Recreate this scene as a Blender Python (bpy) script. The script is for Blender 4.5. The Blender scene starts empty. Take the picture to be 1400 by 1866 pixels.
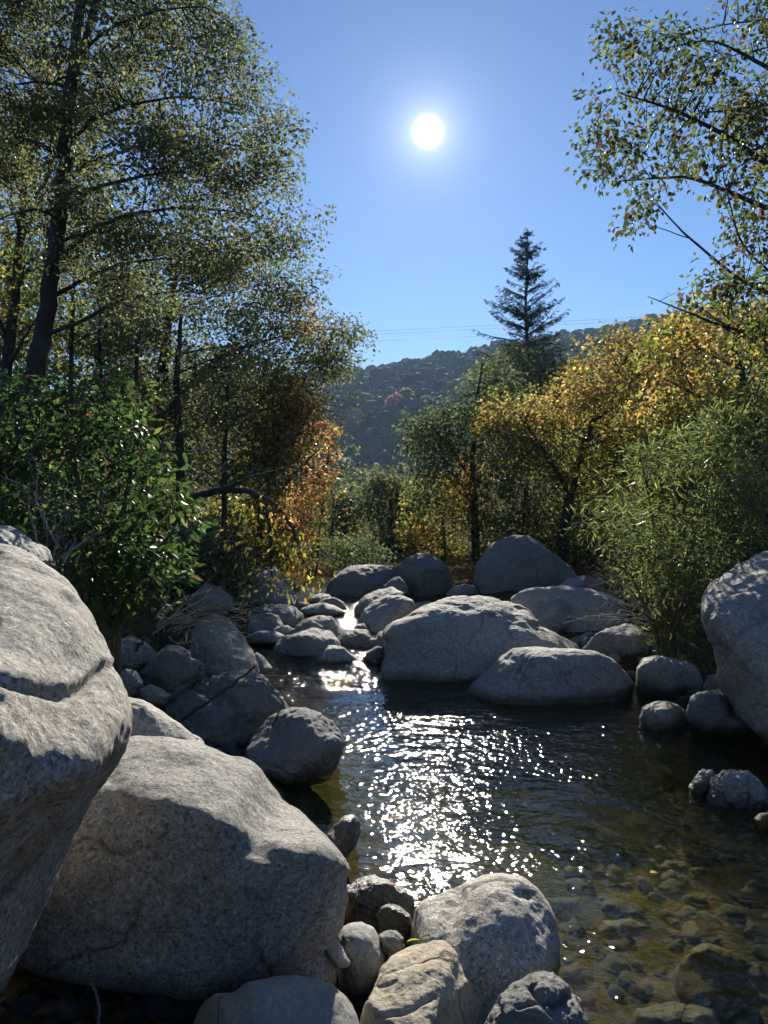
import bpy, math
import numpy as np
from mathutils import Vector

# ------------------------------------------------------------------ camera
F, CX, CY, H = 1400.0, 700.0, 933.0, 1.6      # focal length and centre in photo pixels, eye height above the pool
sc = bpy.context.scene
cam = bpy.data.cameras.new('camera')
cam.sensor_fit = 'VERTICAL'
cam.sensor_height = 24.0
cam.lens = 24.0 * F / 1866.0
cam.clip_start = 0.05
cam.clip_end = 4000.0
camo = bpy.data.objects.new('camera', cam)
camo.location = (0, 0, H)
camo.rotation_euler = (math.radians(90), 0, 0)
sc.collection.objects.link(camo)
sc.camera = camo

# ------------------------------------------------------------------ sun, sky, exposure
SUN = Vector((80 / F, 1.0, (CY - 240) / F)).normalized()
SUN_EL = math.asin(SUN.z)
SUN_AZ = math.atan2(SUN.x, SUN.y)
sun = bpy.data.lights.new('sun', 'SUN')
sun.energy = 4.1
sun.angle = math.radians(0.53)
sun.color = (1.0, 0.93, 0.82)
suno = bpy.data.objects.new('sun', sun)
suno.rotation_euler = SUN.to_track_quat('Z', 'Y').to_euler()
suno.location = (20, 300, 150)
sc.collection.objects.link(suno)

world = bpy.data.worlds.new('World')
sc.world = world
world.use_nodes = True
wn = world.node_tree
for n in list(wn.nodes):
    wn.nodes.remove(n)
w_out = wn.nodes.new('ShaderNodeOutputWorld')
w_bg = wn.nodes.new('ShaderNodeBackground')
w_sky = wn.nodes.new('ShaderNodeTexSky')
w_sky.sky_type = 'NISHITA'
w_sky.sun_disc = False
w_sky.sun_elevation = SUN_EL
w_sky.sun_rotation = SUN_AZ
w_sky.altitude = 900
w_sky.air_density = 1.0
w_sky.dust_density = 0.15
w_sky.ozone_density = 3.0
w_bg.inputs['Strength'].default_value = 0.048
# the sun itself, seen in the frame: blown-out disc with its narrow aureole
w_tc = wn.nodes.new('ShaderNodeTexCoord')
w_dot = wn.nodes.new('ShaderNodeVectorMath'); w_dot.operation = 'DOT_PRODUCT'
w_dot.inputs[1].default_value = SUN
w_nrm = wn.nodes.new('ShaderNodeVectorMath'); w_nrm.operation = 'NORMALIZE'
wn.links.new(w_tc.outputs['Generated'], w_nrm.inputs[0])
wn.links.new(w_nrm.outputs[0], w_dot.inputs[0])
def wmath(op, a, b=None):
    m = wn.nodes.new('ShaderNodeMath'); m.operation = op
    for i, v in enumerate((a, b)):
        if v is None:
            continue
        if isinstance(v, (int, float)):
            m.inputs[i].default_value = v
        else:
            wn.links.new(v, m.inputs[i])
    return m.outputs[0]
w_min = wmath('MINIMUM', w_dot.outputs['Value'], 1.0)
w_ang = wmath('MULTIPLY', wmath('ARCCOSINE', w_min), 180 / math.pi)
g1 = wmath('MULTIPLY', wmath('POWER', 2.71828, wmath('MULTIPLY', wmath('POWER', wmath('DIVIDE', w_ang, 0.46), 2.0), -1.0)), 300.0)
g2 = wmath('MULTIPLY', wmath('POWER', 2.71828, wmath('DIVIDE', w_ang, -1.3)), 9.0)
g3 = wmath('MULTIPLY', wmath('POWER', 2.71828, wmath('DIVIDE', w_ang, -4.5)), 0.3)
gs = wmath('ADD', wmath('ADD', g1, g2), g3)
w_gc = wn.nodes.new('ShaderNodeVectorMath'); w_gc.operation = 'SCALE'
w_gc.inputs[0].default_value = (1.0, 0.97, 0.95)
wn.links.new(gs, w_gc.inputs['Scale'])
w_add = wn.nodes.new('ShaderNodeVectorMath'); w_add.operation = 'ADD'
w_tint = wn.nodes.new('ShaderNodeVectorMath'); w_tint.operation = 'MULTIPLY'
w_tint.inputs[1].default_value = (0.70, 0.87, 1.06)
wn.links.new(w_sky.outputs[0], w_tint.inputs[0])
wn.links.new(w_tint.outputs[0], w_add.inputs[0])
wn.links.new(w_gc.outputs[0], w_add.inputs[1])
wn.links.new(w_add.outputs[0], w_bg.inputs['Color'])
wn.links.new(w_bg.outputs[0], w_out.inputs['Surface'])

vs = sc.view_settings
vs.view_transform = 'Standard'
vs.look = 'None'
vs.exposure = 1.25
vs.gamma = 1.0
sc.cycles.use_denoising = True
sc.cycles.max_bounces = 7
sc.cycles.diffuse_bounces = 4
sc.cycles.glossy_bounces = 2
sc.cycles.transmission_bounces = 3
sc.cycles.transparent_max_bounces = 8
sc.cycles.volume_bounces = 0
sc.cycles.use_adaptive_sampling = True
sc.cycles.adaptive_threshold = 0.03
sc.cycles.caustics_reflective = False
sc.cycles.caustics_refractive = False

# ------------------------------------------------------------------ helpers
COL = sc.collection
def P(px, py, D):
    return np.array(((px - CX) / F * D, D, H - (py - CY) / F * D))

def tag(o, label=None, cat=None, group=None, kind=None):
    if label: o['label'] = label
    if cat: o['category'] = cat
    if group: o['group'] = group
    if kind: o['kind'] = kind
    return o

def empty(name, loc, parent=None):
    o = bpy.data.objects.new(name, None)
    o.empty_display_size = 0.1
    o.location = loc
    COL.objects.link(o)
    o.parent = parent
    return o

def link(name, me, parent=None, loc=None):
    o = bpy.data.objects.new(name, me)
    COL.objects.link(o)
    if parent is not None:
        o.parent = parent
    if loc is not None:
        o.location = loc
    return o

def mesh_from(name, V, faces, mat=None, col=None, smooth=False):
    """faces: list of (n,k) int arrays; col: (nfaces,3) colours per face"""
    me = bpy.data.meshes.new(name)
    V = np.asarray(V, dtype=np.float32)
    faces = [np.asarray(f, dtype=np.int32) for f in faces if len(f)]
    me.vertices.add(len(V))
    me.vertices.foreach_set('co', V.ravel())
    idx = np.concatenate([f.ravel() for f in faces])
    cnt = np.concatenate([np.full(len(f), f.shape[1], dtype=np.int32) for f in faces])
    st = np.concatenate(([0], np.cumsum(cnt)[:-1])).astype(np.int32)
    me.loops.add(len(idx))
    me.loops.foreach_set('vertex_index', idx)
    me.polygons.add(len(cnt))
    me.polygons.foreach_set('loop_start', st)
    me.update(calc_edges=True)
    if smooth:
        me.polygons.foreach_set('use_smooth', np.ones(len(cnt), dtype=bool))
    if col is not None:
        at = me.attributes.new('col', 'FLOAT_COLOR', 'FACE')
        c4 = np.ones((len(cnt), 4), dtype=np.float32)
        c4[:, :3] = col
        at.data.foreach_set('color', c4.ravel())
    if mat:
        me.materials.append(mat)
    return me

class Geo:
    def __init__(s):
        s.V = []; s.F3 = []; s.F4 = []; s.n = 0; s.c3 = []; s.c4 = []
    def add(s, V, F, col=None):
        F = np.asarray(F) + s.n
        s.V.append(np.asarray(V)); s.n += len(V)
        (s.F3 if F.shape[1] == 3 else s.F4).append(F)
        if col is not None:
            (s.c3 if F.shape[1] == 3 else s.c4).append(np.broadcast_to(col, (len(F), 3)))
    def tube(s, path, rad, sides=5):
        path = np.asarray(path, float); n = len(path)
        rad = np.broadcast_to(np.asarray(rad, float), (n,))
        t = np.gradient(path, axis=0)
        t /= np.linalg.norm(t, axis=1)[:, None] + 1e-9
        ref = np.array((0.13, 0.97, 0.2)) if abs(t[:, 2]).mean() > 0.6 else np.array((0.1, 0.15, 0.98))
        a = np.cross(t, ref); a /= np.linalg.norm(a, axis=1)[:, None] + 1e-9
        b = np.cross(t, a)
        th = np.linspace(0, 2 * np.pi, sides, endpoint=False)
        ring = path[:, None, :] + rad[:, None, None] * (np.cos(th)[None, :, None] * a[:, None, :] + np.sin(th)[None, :, None] * b[:, None, :])
        V = ring.reshape(-1, 3)
        i = np.arange(n - 1)[:, None] * sides; j = np.arange(sides)[None, :]; j2 = (j + 1) % sides
        Fq = np.stack((i + j, i + j2, i + sides + j2, i + sides + j), -1).reshape(-1, 4)
        s.add(V, Fq)
    def mesh(s, name, mat, smooth=False):
        V = np.concatenate(s.V)
        fs = []; cs = []
        if s.F3: fs.append(np.concatenate(s.F3)); cs += s.c3
        if s.F4: fs.append(np.concatenate(s.F4)); cs += s.c4
        return mesh_from(name, V, fs, mat, np.concatenate(cs) if cs else None, smooth)

# numpy value-gradient noise
_rs = np.random.RandomState(7)
_perm = _rs.permutation(256); _perm = np.concatenate((_perm, _perm, _perm))
_g = _rs.normal(size=(256, 3)); _g /= np.linalg.norm(_g, axis=1)[:, None]
def noise3(p):
    p = np.asarray(p, float)
    i = np.floor(p).astype(int); f = p - i; u = f * f * f * (f * (f * 6 - 15) + 10)
    i &= 255
    out = 0
    for dx in (0, 1):
        for dy in (0, 1):
            for dz in (0, 1):
                h = _perm[_perm[_perm[(i[..., 0] + dx) & 255] + ((i[..., 1] + dy) & 255)] + ((i[..., 2] + dz) & 255)]
                g = _g[h & 255]
                d = g[..., 0] * (f[..., 0] - dx) + g[..., 1] * (f[..., 1] - dy) + g[..., 2] * (f[..., 2] - dz)
                w = (u[..., 0] if dx else 1 - u[..., 0]) * (u[..., 1] if dy else 1 - u[..., 1]) * (u[..., 2] if dz else 1 - u[..., 2])
                out = out + d * w
    return out
def fbm(p, oct=4, lac=2.1, gain=0.5):
    s = 0; a = 1
    for k in range(oct):
        s = s + a * noise3(p * lac ** k + 17.3 * k); a *= gain
    return s
def sstep(x, a, b):
    t = np.clip((x - a) / (b - a), 0, 1)
    return t * t * (3 - 2 * t)

# ------------------------------------------------------------------ materials
def newmat(name):
    m = bpy.data.materials.new(name); m.use_nodes = True
    nt = m.node_tree
    for n in list(nt.nodes): nt.nodes.remove(n)
    return m, nt
class NT:
    def __init__(s, nt): s.nt = nt
    def __call__(s, typ, **kw):
        n = s.nt.nodes.new('ShaderNode' + typ)
        for k, v in kw.items():
            if k == 'inp':
                for kk, vv in v.items():
                    if isinstance(vv, bpy.types.NodeSocket): s.nt.links.new(vv, n.inputs[kk])
                    else: n.inputs[kk].default_value = vv
            else: setattr(n, k, v)
        return n
    def math(s, op, a, b=0.0, clamp=False):
        return s('Math', operation=op, use_clamp=clamp, inp={0: a, 1: b}).outputs[0]
    def mix(s, fac, a, b, blend='MIX'):
        n = s('Mix', data_type='RGBA', blend_type=blend, inp={0: fac})
        for i, v in ((6, a), (7, b)):
            if isinstance(v, bpy.types.NodeSocket): s.nt.links.new(v, n.inputs[i])
            else: n.inputs[i].default_value = (*v, 1) if len(v) == 3 else v
        return n.outputs[2]
    def ramp(s, fac, stops, interp='LINEAR'):
        n = s('ValToRGB', inp={0: fac}); cr = n.color_ramp; cr.interpolation = interp
        while len(cr.elements) > 1: cr.elements.remove(cr.elements[-1])
        cr.elements[0].position = stops[0][0]; cr.elements[0].color = stops[0][1] if len(stops[0][1]) == 4 else (*stops[0][1], 1)
        for p, c in stops[1:]:
            e = cr.elements.new(p); e.color = c if len(c) == 4 else (*c, 1)
        return n.outputs[0]
    def link(s, a, b): s.nt.links.new(a, b)
g3c = lambda v: (v, v, v)

def rock_material(name, base=(0.43, 0.41, 0.37), dark=(0.11, 0.11, 0.105), light=(0.70, 0.68, 0.63), grain=1.0, rough=0.82, wet_all=0.0, wet_band=1.0, brown=0.0, speck=1.0, bump=1.0):
    m, nt = newmat(name); N = NT(nt)
    tc = N('TexCoord'); oi = N('ObjectInfo')
    off = N('VectorMath', operation='ADD', inp={0: tc.outputs['Object'], 1: N('VectorMath', operation='SCALE', inp={0: (13.1, 7.7, 5.3), 'Scale': oi.outputs['Random']}).outputs[0]}).outputs[0]
    n_big = N('TexNoise', inp={'Vector': off, 'Scale': 2.2, 'Detail': 6, 'Roughness': 0.62}).outputs['Fac']
    n_mid = N('TexNoise', inp={'Vector': off, 'Scale': 38 * grain, 'Detail': 5, 'Roughness': 0.7}).outputs['Fac']
    v1 = N('TexVoronoi', inp={'Vector': off, 'Scale': 120 * grain, 'Randomness': 1.0})
    v2 = N('TexVoronoi', inp={'Vector': off, 'Scale': 62 * grain, 'Randomness': 1.0})
    f1 = N('SeparateColor', inp={0: v1.outputs['Color']}).outputs[0]
    f2 = N('SeparateColor', inp={0: v2.outputs['Color']}).outputs[1]
    crystal = N.ramp(f1, [(0.0, dark), (0.16, dark), (0.24, base), (0.75, base), (0.86, light), (1.0, light)])
    crystal2 = N.ramp(f2, [(0.0, dark), (0.13, dark), (0.2, base), (0.82, base), (0.9, light), (1, light)])
    c = N.mix(0.5, crystal, crystal2)
    c = N.mix(1.0 - speck, c, base)
    c = N.mix(1.0, c, N.ramp(n_mid, [(0.28, g3c(0.72)), (0.5, g3c(1.0)), (0.72, g3c(1.2))]), 'MULTIPLY')
    c = N.mix(1.0, c, N.ramp(n_big, [(0.3, (0.80, 0.80, 0.79)), (0.5, (0.98, 0.97, 0.95)), (0.72, (1.12, 1.08, 1.02))]), 'MULTIPLY')
    # dark lichen and stain patches with a shape of their own
    n_st = N('TexNoise', inp={'Vector': off, 'Scale': 4.2, 'Detail': 10, 'Roughness': 0.74, 'Distortion': 0.8}).outputs['Fac']
    st = N.ramp(n_st, [(0.56, g3c(0)), (0.68, g3c(1))])
    c = N.mix(N.math('MULTIPLY', st, 0.3), c, (0.11, 0.11, 0.10))
    n_li = N('TexNoise', inp={'Vector': off, 'Scale': 9.0, 'Detail': 8, 'Roughness': 0.7, 'Distortion': 0.3}).outputs['Fac']
    c = N.mix(N.math('MULTIPLY', N.ramp(n_li, [(0.62, g3c(0)), (0.70, g3c(1))]), 0.4), c, light)
    # old run-off streaks down the stone
    mps = N('Mapping', inp={'Vector': off, 'Scale': (7, 7, 0.7)}).outputs[0]
    n_rs = N('TexNoise', inp={'Vector': mps, 'Scale': 1.0, 'Detail': 5, 'Roughness': 0.6}).outputs['Fac']
    c = N.mix(N.math('MULTIPLY', N.ramp(n_rs, [(0.52, g3c(0)), (0.68, g3c(1))]), 0.3), c, (0.15, 0.145, 0.13))
    # hairline cracks and seams
    wrp = N('TexNoise', inp={'Vector': off, 'Scale': 3.0, 'Detail': 4}).outputs['Color']
    wv = N('VectorMath', operation='ADD', inp={0: off, 1: N('VectorMath', operation='SCALE', inp={0: wrp, 'Scale': 0.35}).outputs[0]}).outputs[0]
    ck = N('TexVoronoi', feature='DISTANCE_TO_EDGE', inp={'Vector': wv, 'Scale': 1.7}).outputs['Distance']
    ckm = N.math('MULTIPLY', N.ramp(ck, [(0.0, g3c(1)), (0.010, g3c(0.55)), (0.022, g3c(0))]), N.ramp(n_big, [(0.47, g3c(0)), (0.56, g3c(1))]))
    c = N.mix(N.math('MULTIPLY', ckm, 0.65), c, (0.05, 0.05, 0.045))
    if brown > 0:
        c = N.mix(brown, c, (0.16, 0.115, 0.05))
    # per-stone tint
    hsv = N('HueSaturation', inp={'Hue': 0.5, 'Saturation': N.math('ADD', 0.7, N.math('MULTIPLY', N.math('FRACT', N.math('MULTIPLY', oi.outputs['Random'], 7.3)), 0.9)), 'Value': N.math('ADD', 0.76, N.math('MULTIPLY', oi.outputs['Random'], 0.4)), 'Color': c}).outputs[0]
    # wet, darker band at the waterline
    geo = N('NewGeometry')
    sxyz = N('SeparateXYZ', inp={0: geo.outputs['Position']})
    lev = N('MapRange', inp={'Value': sxyz.outputs[1], 'From Min': 7.0, 'From Max': 12.0, 'To Min': 0.0, 'To Max': 0.2}).outputs[0]
    z = N.math('SUBTRACT', sxyz.outputs[2], lev)
    zz = N.math('ADD', z, N.math('MULTIPLY', N.math('SUBTRACT', n_big, 0.5), 0.12))
    wet = N('MapRange', inp={'Value': zz, 'From Min': 0.03, 'From Max': 0.11, 'To Min': 1.0, 'To Max': 0.0}).outputs[0]
    wet = N.math('MAXIMUM', N.math('MULTIPLY', wet, wet_band), wet_all)
    c = N.mix(wet, hsv, N.mix(1.0, hsv, (0.30, 0.285, 0.25), 'MULTIPLY'))
    r = N.math('SUBTRACT', rough, N.math('MULTIPLY', wet, rough - 0.28))
    # fine relief
    b1 = N('TexNoise', inp={'Vector': off, 'Scale': 90 * grain, 'Detail': 6, 'Roughness': 0.75}).outputs['Fac']
    b2 = N('TexNoise', inp={'Vector': off, 'Scale': 17, 'Detail': 8, 'Roughness': 0.68, 'Distortion': 0.4}).outputs['Fac']
    hh = N.math('ADD', N.math('MULTIPLY', b1, 0.0045), N.math('MULTIPLY', b2, 0.018))
    hh = N.math('SUBTRACT', hh, N.math('MULTIPLY', ckm, 0.006))
    bm = N('Bump', inp={'Height': hh, 'Strength': 0.9 * bump, 'Distance': 1.0})
    bs = N('BsdfPrincipled', inp={'Base Color': c, 'Roughness': r, 'Normal': bm.outputs[0], 'Specular IOR Level': 0.4})
    out = N('OutputMaterial', inp={'Surface': bs.outputs[0]})
    return m

M_ROCK = rock_material('granite_coarse', speck=0.55, base=(0.31, 0.298, 0.272), light=(0.58, 0.56, 0.52))
M_ROCK_NEAR = rock_material('granite_near', grain=1.5, speck=0.85, base=(0.345, 0.325, 0.285), dark=(0.075, 0.072, 0.066), light=(0.64, 0.61, 0.55))
M_ROCK_FINE = rock_material('granite_fine', base=(0.245, 0.24, 0.225), dark=(0.11, 0.11, 0.108), light=(0.37, 0.36, 0.34), grain=1.6, speck=0.5)
M_ROCK_TAN = rock_material('pale_tan_stone', base=(0.47, 0.43, 0.36), dark=(0.25, 0.23, 0.2), light=(0.62, 0.57, 0.48), grain=1.7, speck=0.45, bump=1.25)
M_ROCK_GREY = rock_material('smooth_grey_stone', base=(0.38, 0.38, 0.35), dark=(0.2, 0.2, 0.19), light=(0.5, 0.5, 0.46), grain=2.0, speck=0.45)
M_ROCK_DARK = rock_material('dark_slate_stone', base=(0.22, 0.22, 0.21), dark=(0.1, 0.1, 0.1), light=(0.34, 0.34, 0.32), grain=1.6, speck=0.4, bump=1.5)
M_ROCK_WET = rock_material('wet_dark_stone', base=(0.25, 0.24, 0.23), dark=(0.1, 0.1, 0.1), light=(0.4, 0.4, 0.38), wet_all=0.85)
M_ROCK_SUB = rock_material('submerged_stone', base=(0.13, 0.10, 0.06), dark=(0.06, 0.045, 0.03), light=(0.22, 0.17, 0.10), wet_band=0.0, brown=0.25, speck=0.6, rough=0.6)
M_ROCK_SUB2 = rock_material('submerged_reddish_stone', base=(0.22, 0.12, 0.075), dark=(0.1, 0.06, 0.04), light=(0.32, 0.2, 0.13), wet_band=0.0, speck=0.5, rough=0.6)
M_ROCK_SUB3 = rock_material('submerged_olive_stone', base=(0.085, 0.082, 0.042), dark=(0.045, 0.045, 0.025), light=(0.15, 0.14, 0.075), wet_band=0.0, speck=0.5, rough=0.6)

def ground_material():
    m, nt = newmat('bank_soil_and_litter'); N = NT(nt)
    tc = N('TexCoord'); v = tc.outputs['Object']
    n1 = N('TexNoise', inp={'Vector': v, 'Scale': 1.4, 'Detail': 8, 'Roughness': 0.65}).outputs['Fac']
    n2 = N('TexNoise', inp={'Vector': v, 'Scale': 26, 'Detail': 6, 'Roughness': 0.75}).outputs['Fac']
    vo = N('TexVoronoi', inp={'Vector': v, 'Scale': 30, 'Randomness': 1})
    cell = N('SeparateColor', inp={0: vo.outputs['Color']}).outputs[0]
    c = N.ramp(n1, [(0.3, (0.045, 0.036, 0.024)), (0.5, (0.075, 0.06, 0.038)), (0.7, (0.10, 0.085, 0.05))])
    leaf = N.ramp(cell, [(0, (0.05, 0.04, 0.025)), (0.6, (0.09, 0.065, 0.03)), (0.8, (0.16, 0.10, 0.04)), (0.92, (0.2, 0.15, 0.06)), (1, (0.1, 0.1, 0.04))])
    c = N.mix(0.55, c, leaf)
    # stony bed under water: olive and brown gravel
    geo = N('NewGeometry'); z = N('SeparateXYZ', inp={0: geo.outputs['Position']}).outputs[2]
    vb = N('TexVoronoi', inp={'Vector': v, 'Scale': 16, 'Randomness': 1})
    cb = N('SeparateColor', inp={0: vb.outputs['Color']}).outputs[0]
    bed = N.ramp(cb, [(0, (0.06, 0.05, 0.03)), (0.35, (0.11, 0.095, 0.045)), (0.6, (0.15, 0.13, 0.06)), (0.8, (0.22, 0.17, 0.09)), (0.93, (0.24, 0.10, 0.05)), (1, (0.28, 0.25, 0.17))])
    alg = N.ramp(n1, [(0.42, g3c(0)), (0.6, g3c(1))])
    bed = N.mix(N.math('MULTIPLY', alg, 0.6), bed, (0.12, 0.12, 0.035))
    y = N('SeparateXYZ', inp={0: geo.outputs['Position']}).outputs[1]
    under = N('MapRange', inp={'Value': z, 'From Min': -0.02, 'From Max': 0.06, 'To Min': 1, 'To Max': 0}).outputs[0]
    c = N.mix(under, c, bed)
    hh = N.math('ADD', N.math('MULTIPLY', n2, 0.03), N.math('MULTIPLY', vo.outputs['Distance'], 0.02))
    bm = N('Bump', inp={'Height': hh, 'Strength': 0.8, 'Distance': 1.0})
    bs = N('BsdfPrincipled', inp={'Base Color': c, 'Roughness': 0.95, 'Normal': bm.outputs[0], 'Specular IOR Level': 0.0})
    N('OutputMaterial', inp={'Surface': bs.outputs[0]})
    return m
M_GROUND = ground_material()

def bark_material(name, a, b, scale=22):
    m, nt = newmat(name); N = NT(nt)
    tc = N('TexCoord')
    mp = N('Mapping', inp={'Vector': tc.outputs['Object'], 'Scale': (1, 1, 0.22)}).outputs[0]
    n = N('TexNoise', inp={'Vector': mp, 'Scale': scale, 'Detail': 7, 'Roughness': 0.7}).outputs['Fac']
    n2 = N('TexNoise', inp={'Vector': tc.outputs['Object'], 'Scale': 2.5, 'Detail': 3}).outputs['Fac']
    c = N.mix(n, a, b)
    c = N.mix(N.math('MULTIPLY', N.ramp(n2, [(0.5, g3c(0)), (0.62, g3c(1))]), 0.35), c, (0.14, 0.15, 0.12))
    bm = N('Bump', inp={'Height': n, 'Strength': 0.8, 'Distance': 0.03})
    bs = N('BsdfPrincipled', inp={'Base Color': c, 'Roughness': 0.9, 'Normal': bm.outputs[0], 'Specular IOR Level': 0.2})
    N('OutputMaterial', inp={'Surface': bs.outputs[0]})
    return m
M_BARK = bark_material('alder_bark', (0.03, 0.028, 0.025), (0.085, 0.08, 0.072))
M_BARK_PALE = bark_material('weathered_driftwood', (0.26, 0.23, 0.19), (0.48, 0.44, 0.39), 40)
M_BARK_STEM = bark_material('young_stem_bark', (0.10, 0.09, 0.05), (0.18, 0.16, 0.09), 40)

def leaf_material(name, trans=0.5, gloss=0.10, rough=0.35, per_object=None, boost=1.75, warm=(0.98, 1.0, 0.85)):
    m, nt = newmat(name); N = NT(nt)
    if per_object:
        r = N('ObjectInfo').outputs['Random']
        c = N.ramp(r, per_object)
    else:
        c = N('Attribute', attribute_name='col', attribute_type='GEOMETRY').outputs['Color']
    ct = N.mix(1.0, c, tuple(boost * w for w in warm), 'MULTIPLY')
    d = N('BsdfDiffuse', inp={'Color': c})
    t = N('BsdfTranslucent', inp={'Color': ct})
    mx = N('MixShader', inp={0: trans, 1: d.outputs[0], 2: t.outputs[0]})
    g = N('BsdfGlossy', inp={'Color': (1, 1, 1, 1), 'Roughness': rough})
    fr = N('Fresnel', inp={'IOR': 1.42})
    fac = N.math('MINIMUM', N.math('MULTIPLY', fr.outputs[0], gloss * 10, True), gloss * 1.6)
    mx2 = N('MixShader', inp={0: fac, 1: mx.outputs[0], 2: g.outputs[0]})
    N('OutputMaterial', inp={'Surface': mx2.outputs[0]})
    return m
M_LEAF = leaf_material('broad_leaf', 0.52, 0.03, 0.42)
M_LEAF_FAR = leaf_material('distant_leaf', 0.48, 0.012, 0.5, boost=1.5)
M_NEEDLE = leaf_material('cedar_needle', 0.3, 0.015, 0.5, boost=1.2)

# ------------------------------------------------------------------ terrain
def water_z(y):
    y = np.asarray(y, float)
    return 0.15 * np.clip((y - 6.97) / 1.05, 0, 1) + 0.05 * sstep(y, 9.3, 10.2) + 0.05 * sstep(y, 11.0, 12.0) + np.clip(y - 13, 0, 90) * 0.006
XL = ([-30, 0, 1.8, 2.6, 3.2, 4.0, 4.8, 5.6, 6.6, 7.5, 9, 12, 16, 25, 60], [0.9, 0.9, 0.55, 0.12, -0.2, -0.45, -0.7, -0.85, -1.15, -1.4, -1.55, -1.45, -1.5, -2.0, -3])
XR = ([-30, 2, 5, 6, 7.0, 7.6, 8.2, 9, 12, 16, 25, 60], [3.6, 3.4, 3.4, 3.1, 2.4, 0.9, 0.2, 0.1, -0.25, -0.4, -0.8, -1])
RIDGE = ([-600, -200, 300, 500, 640, 700, 800, 880, 1000, 1100, 1200, 1400, 1700, 2200], [760, 730, 705, 700, 692, 683, 662, 647, 628, 614, 592, 560, 520, 500])
def ground_z(x, y, detail=True):
    x = np.asarray(x, float); y = np.asarray(y, float)
    w = water_z(y)
    xl = np.interp(y, *XL); xr = np.interp(y, *XR)
    dl = xl - x; dr = x - xr
    inside = np.minimum(-dl, -dr)                         # > 0 in the channel
    bed = w - np.interp(inside, [0, 0.25, 0.7, 1.4], [0.0, 0.14, 0.32, 0.55]) * np.where(y > 7.2, 0.45, 1.0) * (1 - sstep(y, 13.5, 15))
    left = w + np.interp(dl, [0, 0.3, 0.9, 1.8, 3.2, 8, 20, 60, 200], [0, 0.07, 0.22, 0.75, 1.15, 1.9, 4.0, 9.5, 26])
    # the near left bank where the photographer stands stays low
    nearl = w + np.interp(dl, [0, 0.3, 1.0, 2.5, 6, 20, 60, 200], [0, 0.06, 0.13, 0.35, 1.2, 4.0, 9.5, 26])
    k = sstep(y, 3.4, 5.2)
    left = nearl * (1 - k) + left * k
    right = w + np.interp(dr, [0, 0.4, 1.5, 4, 8, 20, 60, 200], [0, 0.02, 0.06, 0.3, 0.95, 3.4, 9.5, 24])
    z = np.where(dl > 0, left, np.where(dr > 0, right, bed))
    # valley side far away: steep front in shade, gentler lit crown above
    px = CX + F * x / np.maximum(y, 1.0)
    rid = np.interp(px, *RIDGE)
    top = (CY - rid) / F * 470 + H
    prof = np.interp(y, [0, 120, 190, 225, 300, 380, 470, 540, 700, 1400], [0, 0.0, 0.03, 0.08, 0.46, 0.76, 0.985, 1.0, 0.8, 0.5])
    far = top * prof
    # unseen bare slope behind the camera, added to cut rear sky light on rocks
    z = z + np.clip(-6 - y, 0, 130) * 0.08
    kf = sstep(y, 110, 210)
    z = np.where(y > 110, z * (1 - kf) * 0.6 + far * kf + (1 - kf) * z * 0.4, z)
    if detail:
        p = np.stack((x, y, 0 * x), -1)
        z = z + fbm(p * 1.1, 4) * 0.06 * np.clip(np.abs(inside) * 2 + 0.25, 0, 1) + fbm(p * 0.12 + 5, 3) * 0.5 * sstep(np.abs(x), 5, 20)
    return z

nx, ny = 300, 380
ux = np.linspace(-1, 1, nx); xs = 1.9 * np.sinh(ux * 6.1) ; xs = xs * (520 / abs(xs).max()) + ux * 5.0
xs = np.sign(ux) * (np.abs(ux) * 5.0 + 520 * np.abs(ux) ** 5)
uy = np.linspace(0, 1, ny); ys = -4 + uy * 30 + 530 * uy ** 6
ys = np.concatenate((np.array([-300, -120, -50, -25, -12, -7]), ys))
GX, GY = np.meshgrid(xs, ys)
GZ = ground_z(GX, GY)
V = np.stack((GX, GY, GZ), -1).reshape(-1, 3)
i, j = np.meshgrid(np.arange(len(ys) - 1), np.arange(nx - 1), indexing='ij')
b = i * nx + j
Fq = np.stack((b, b + 1, b + nx + 1, b + nx), -1).reshape(-1, 4)
g = link('ground', mesh_from('ground', V, [Fq], M_GROUND, smooth=True))
tag(g, 'dark leaf-littered stream banks and stony bed running up to the wooded hill', 'ground', kind='structure')

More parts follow.
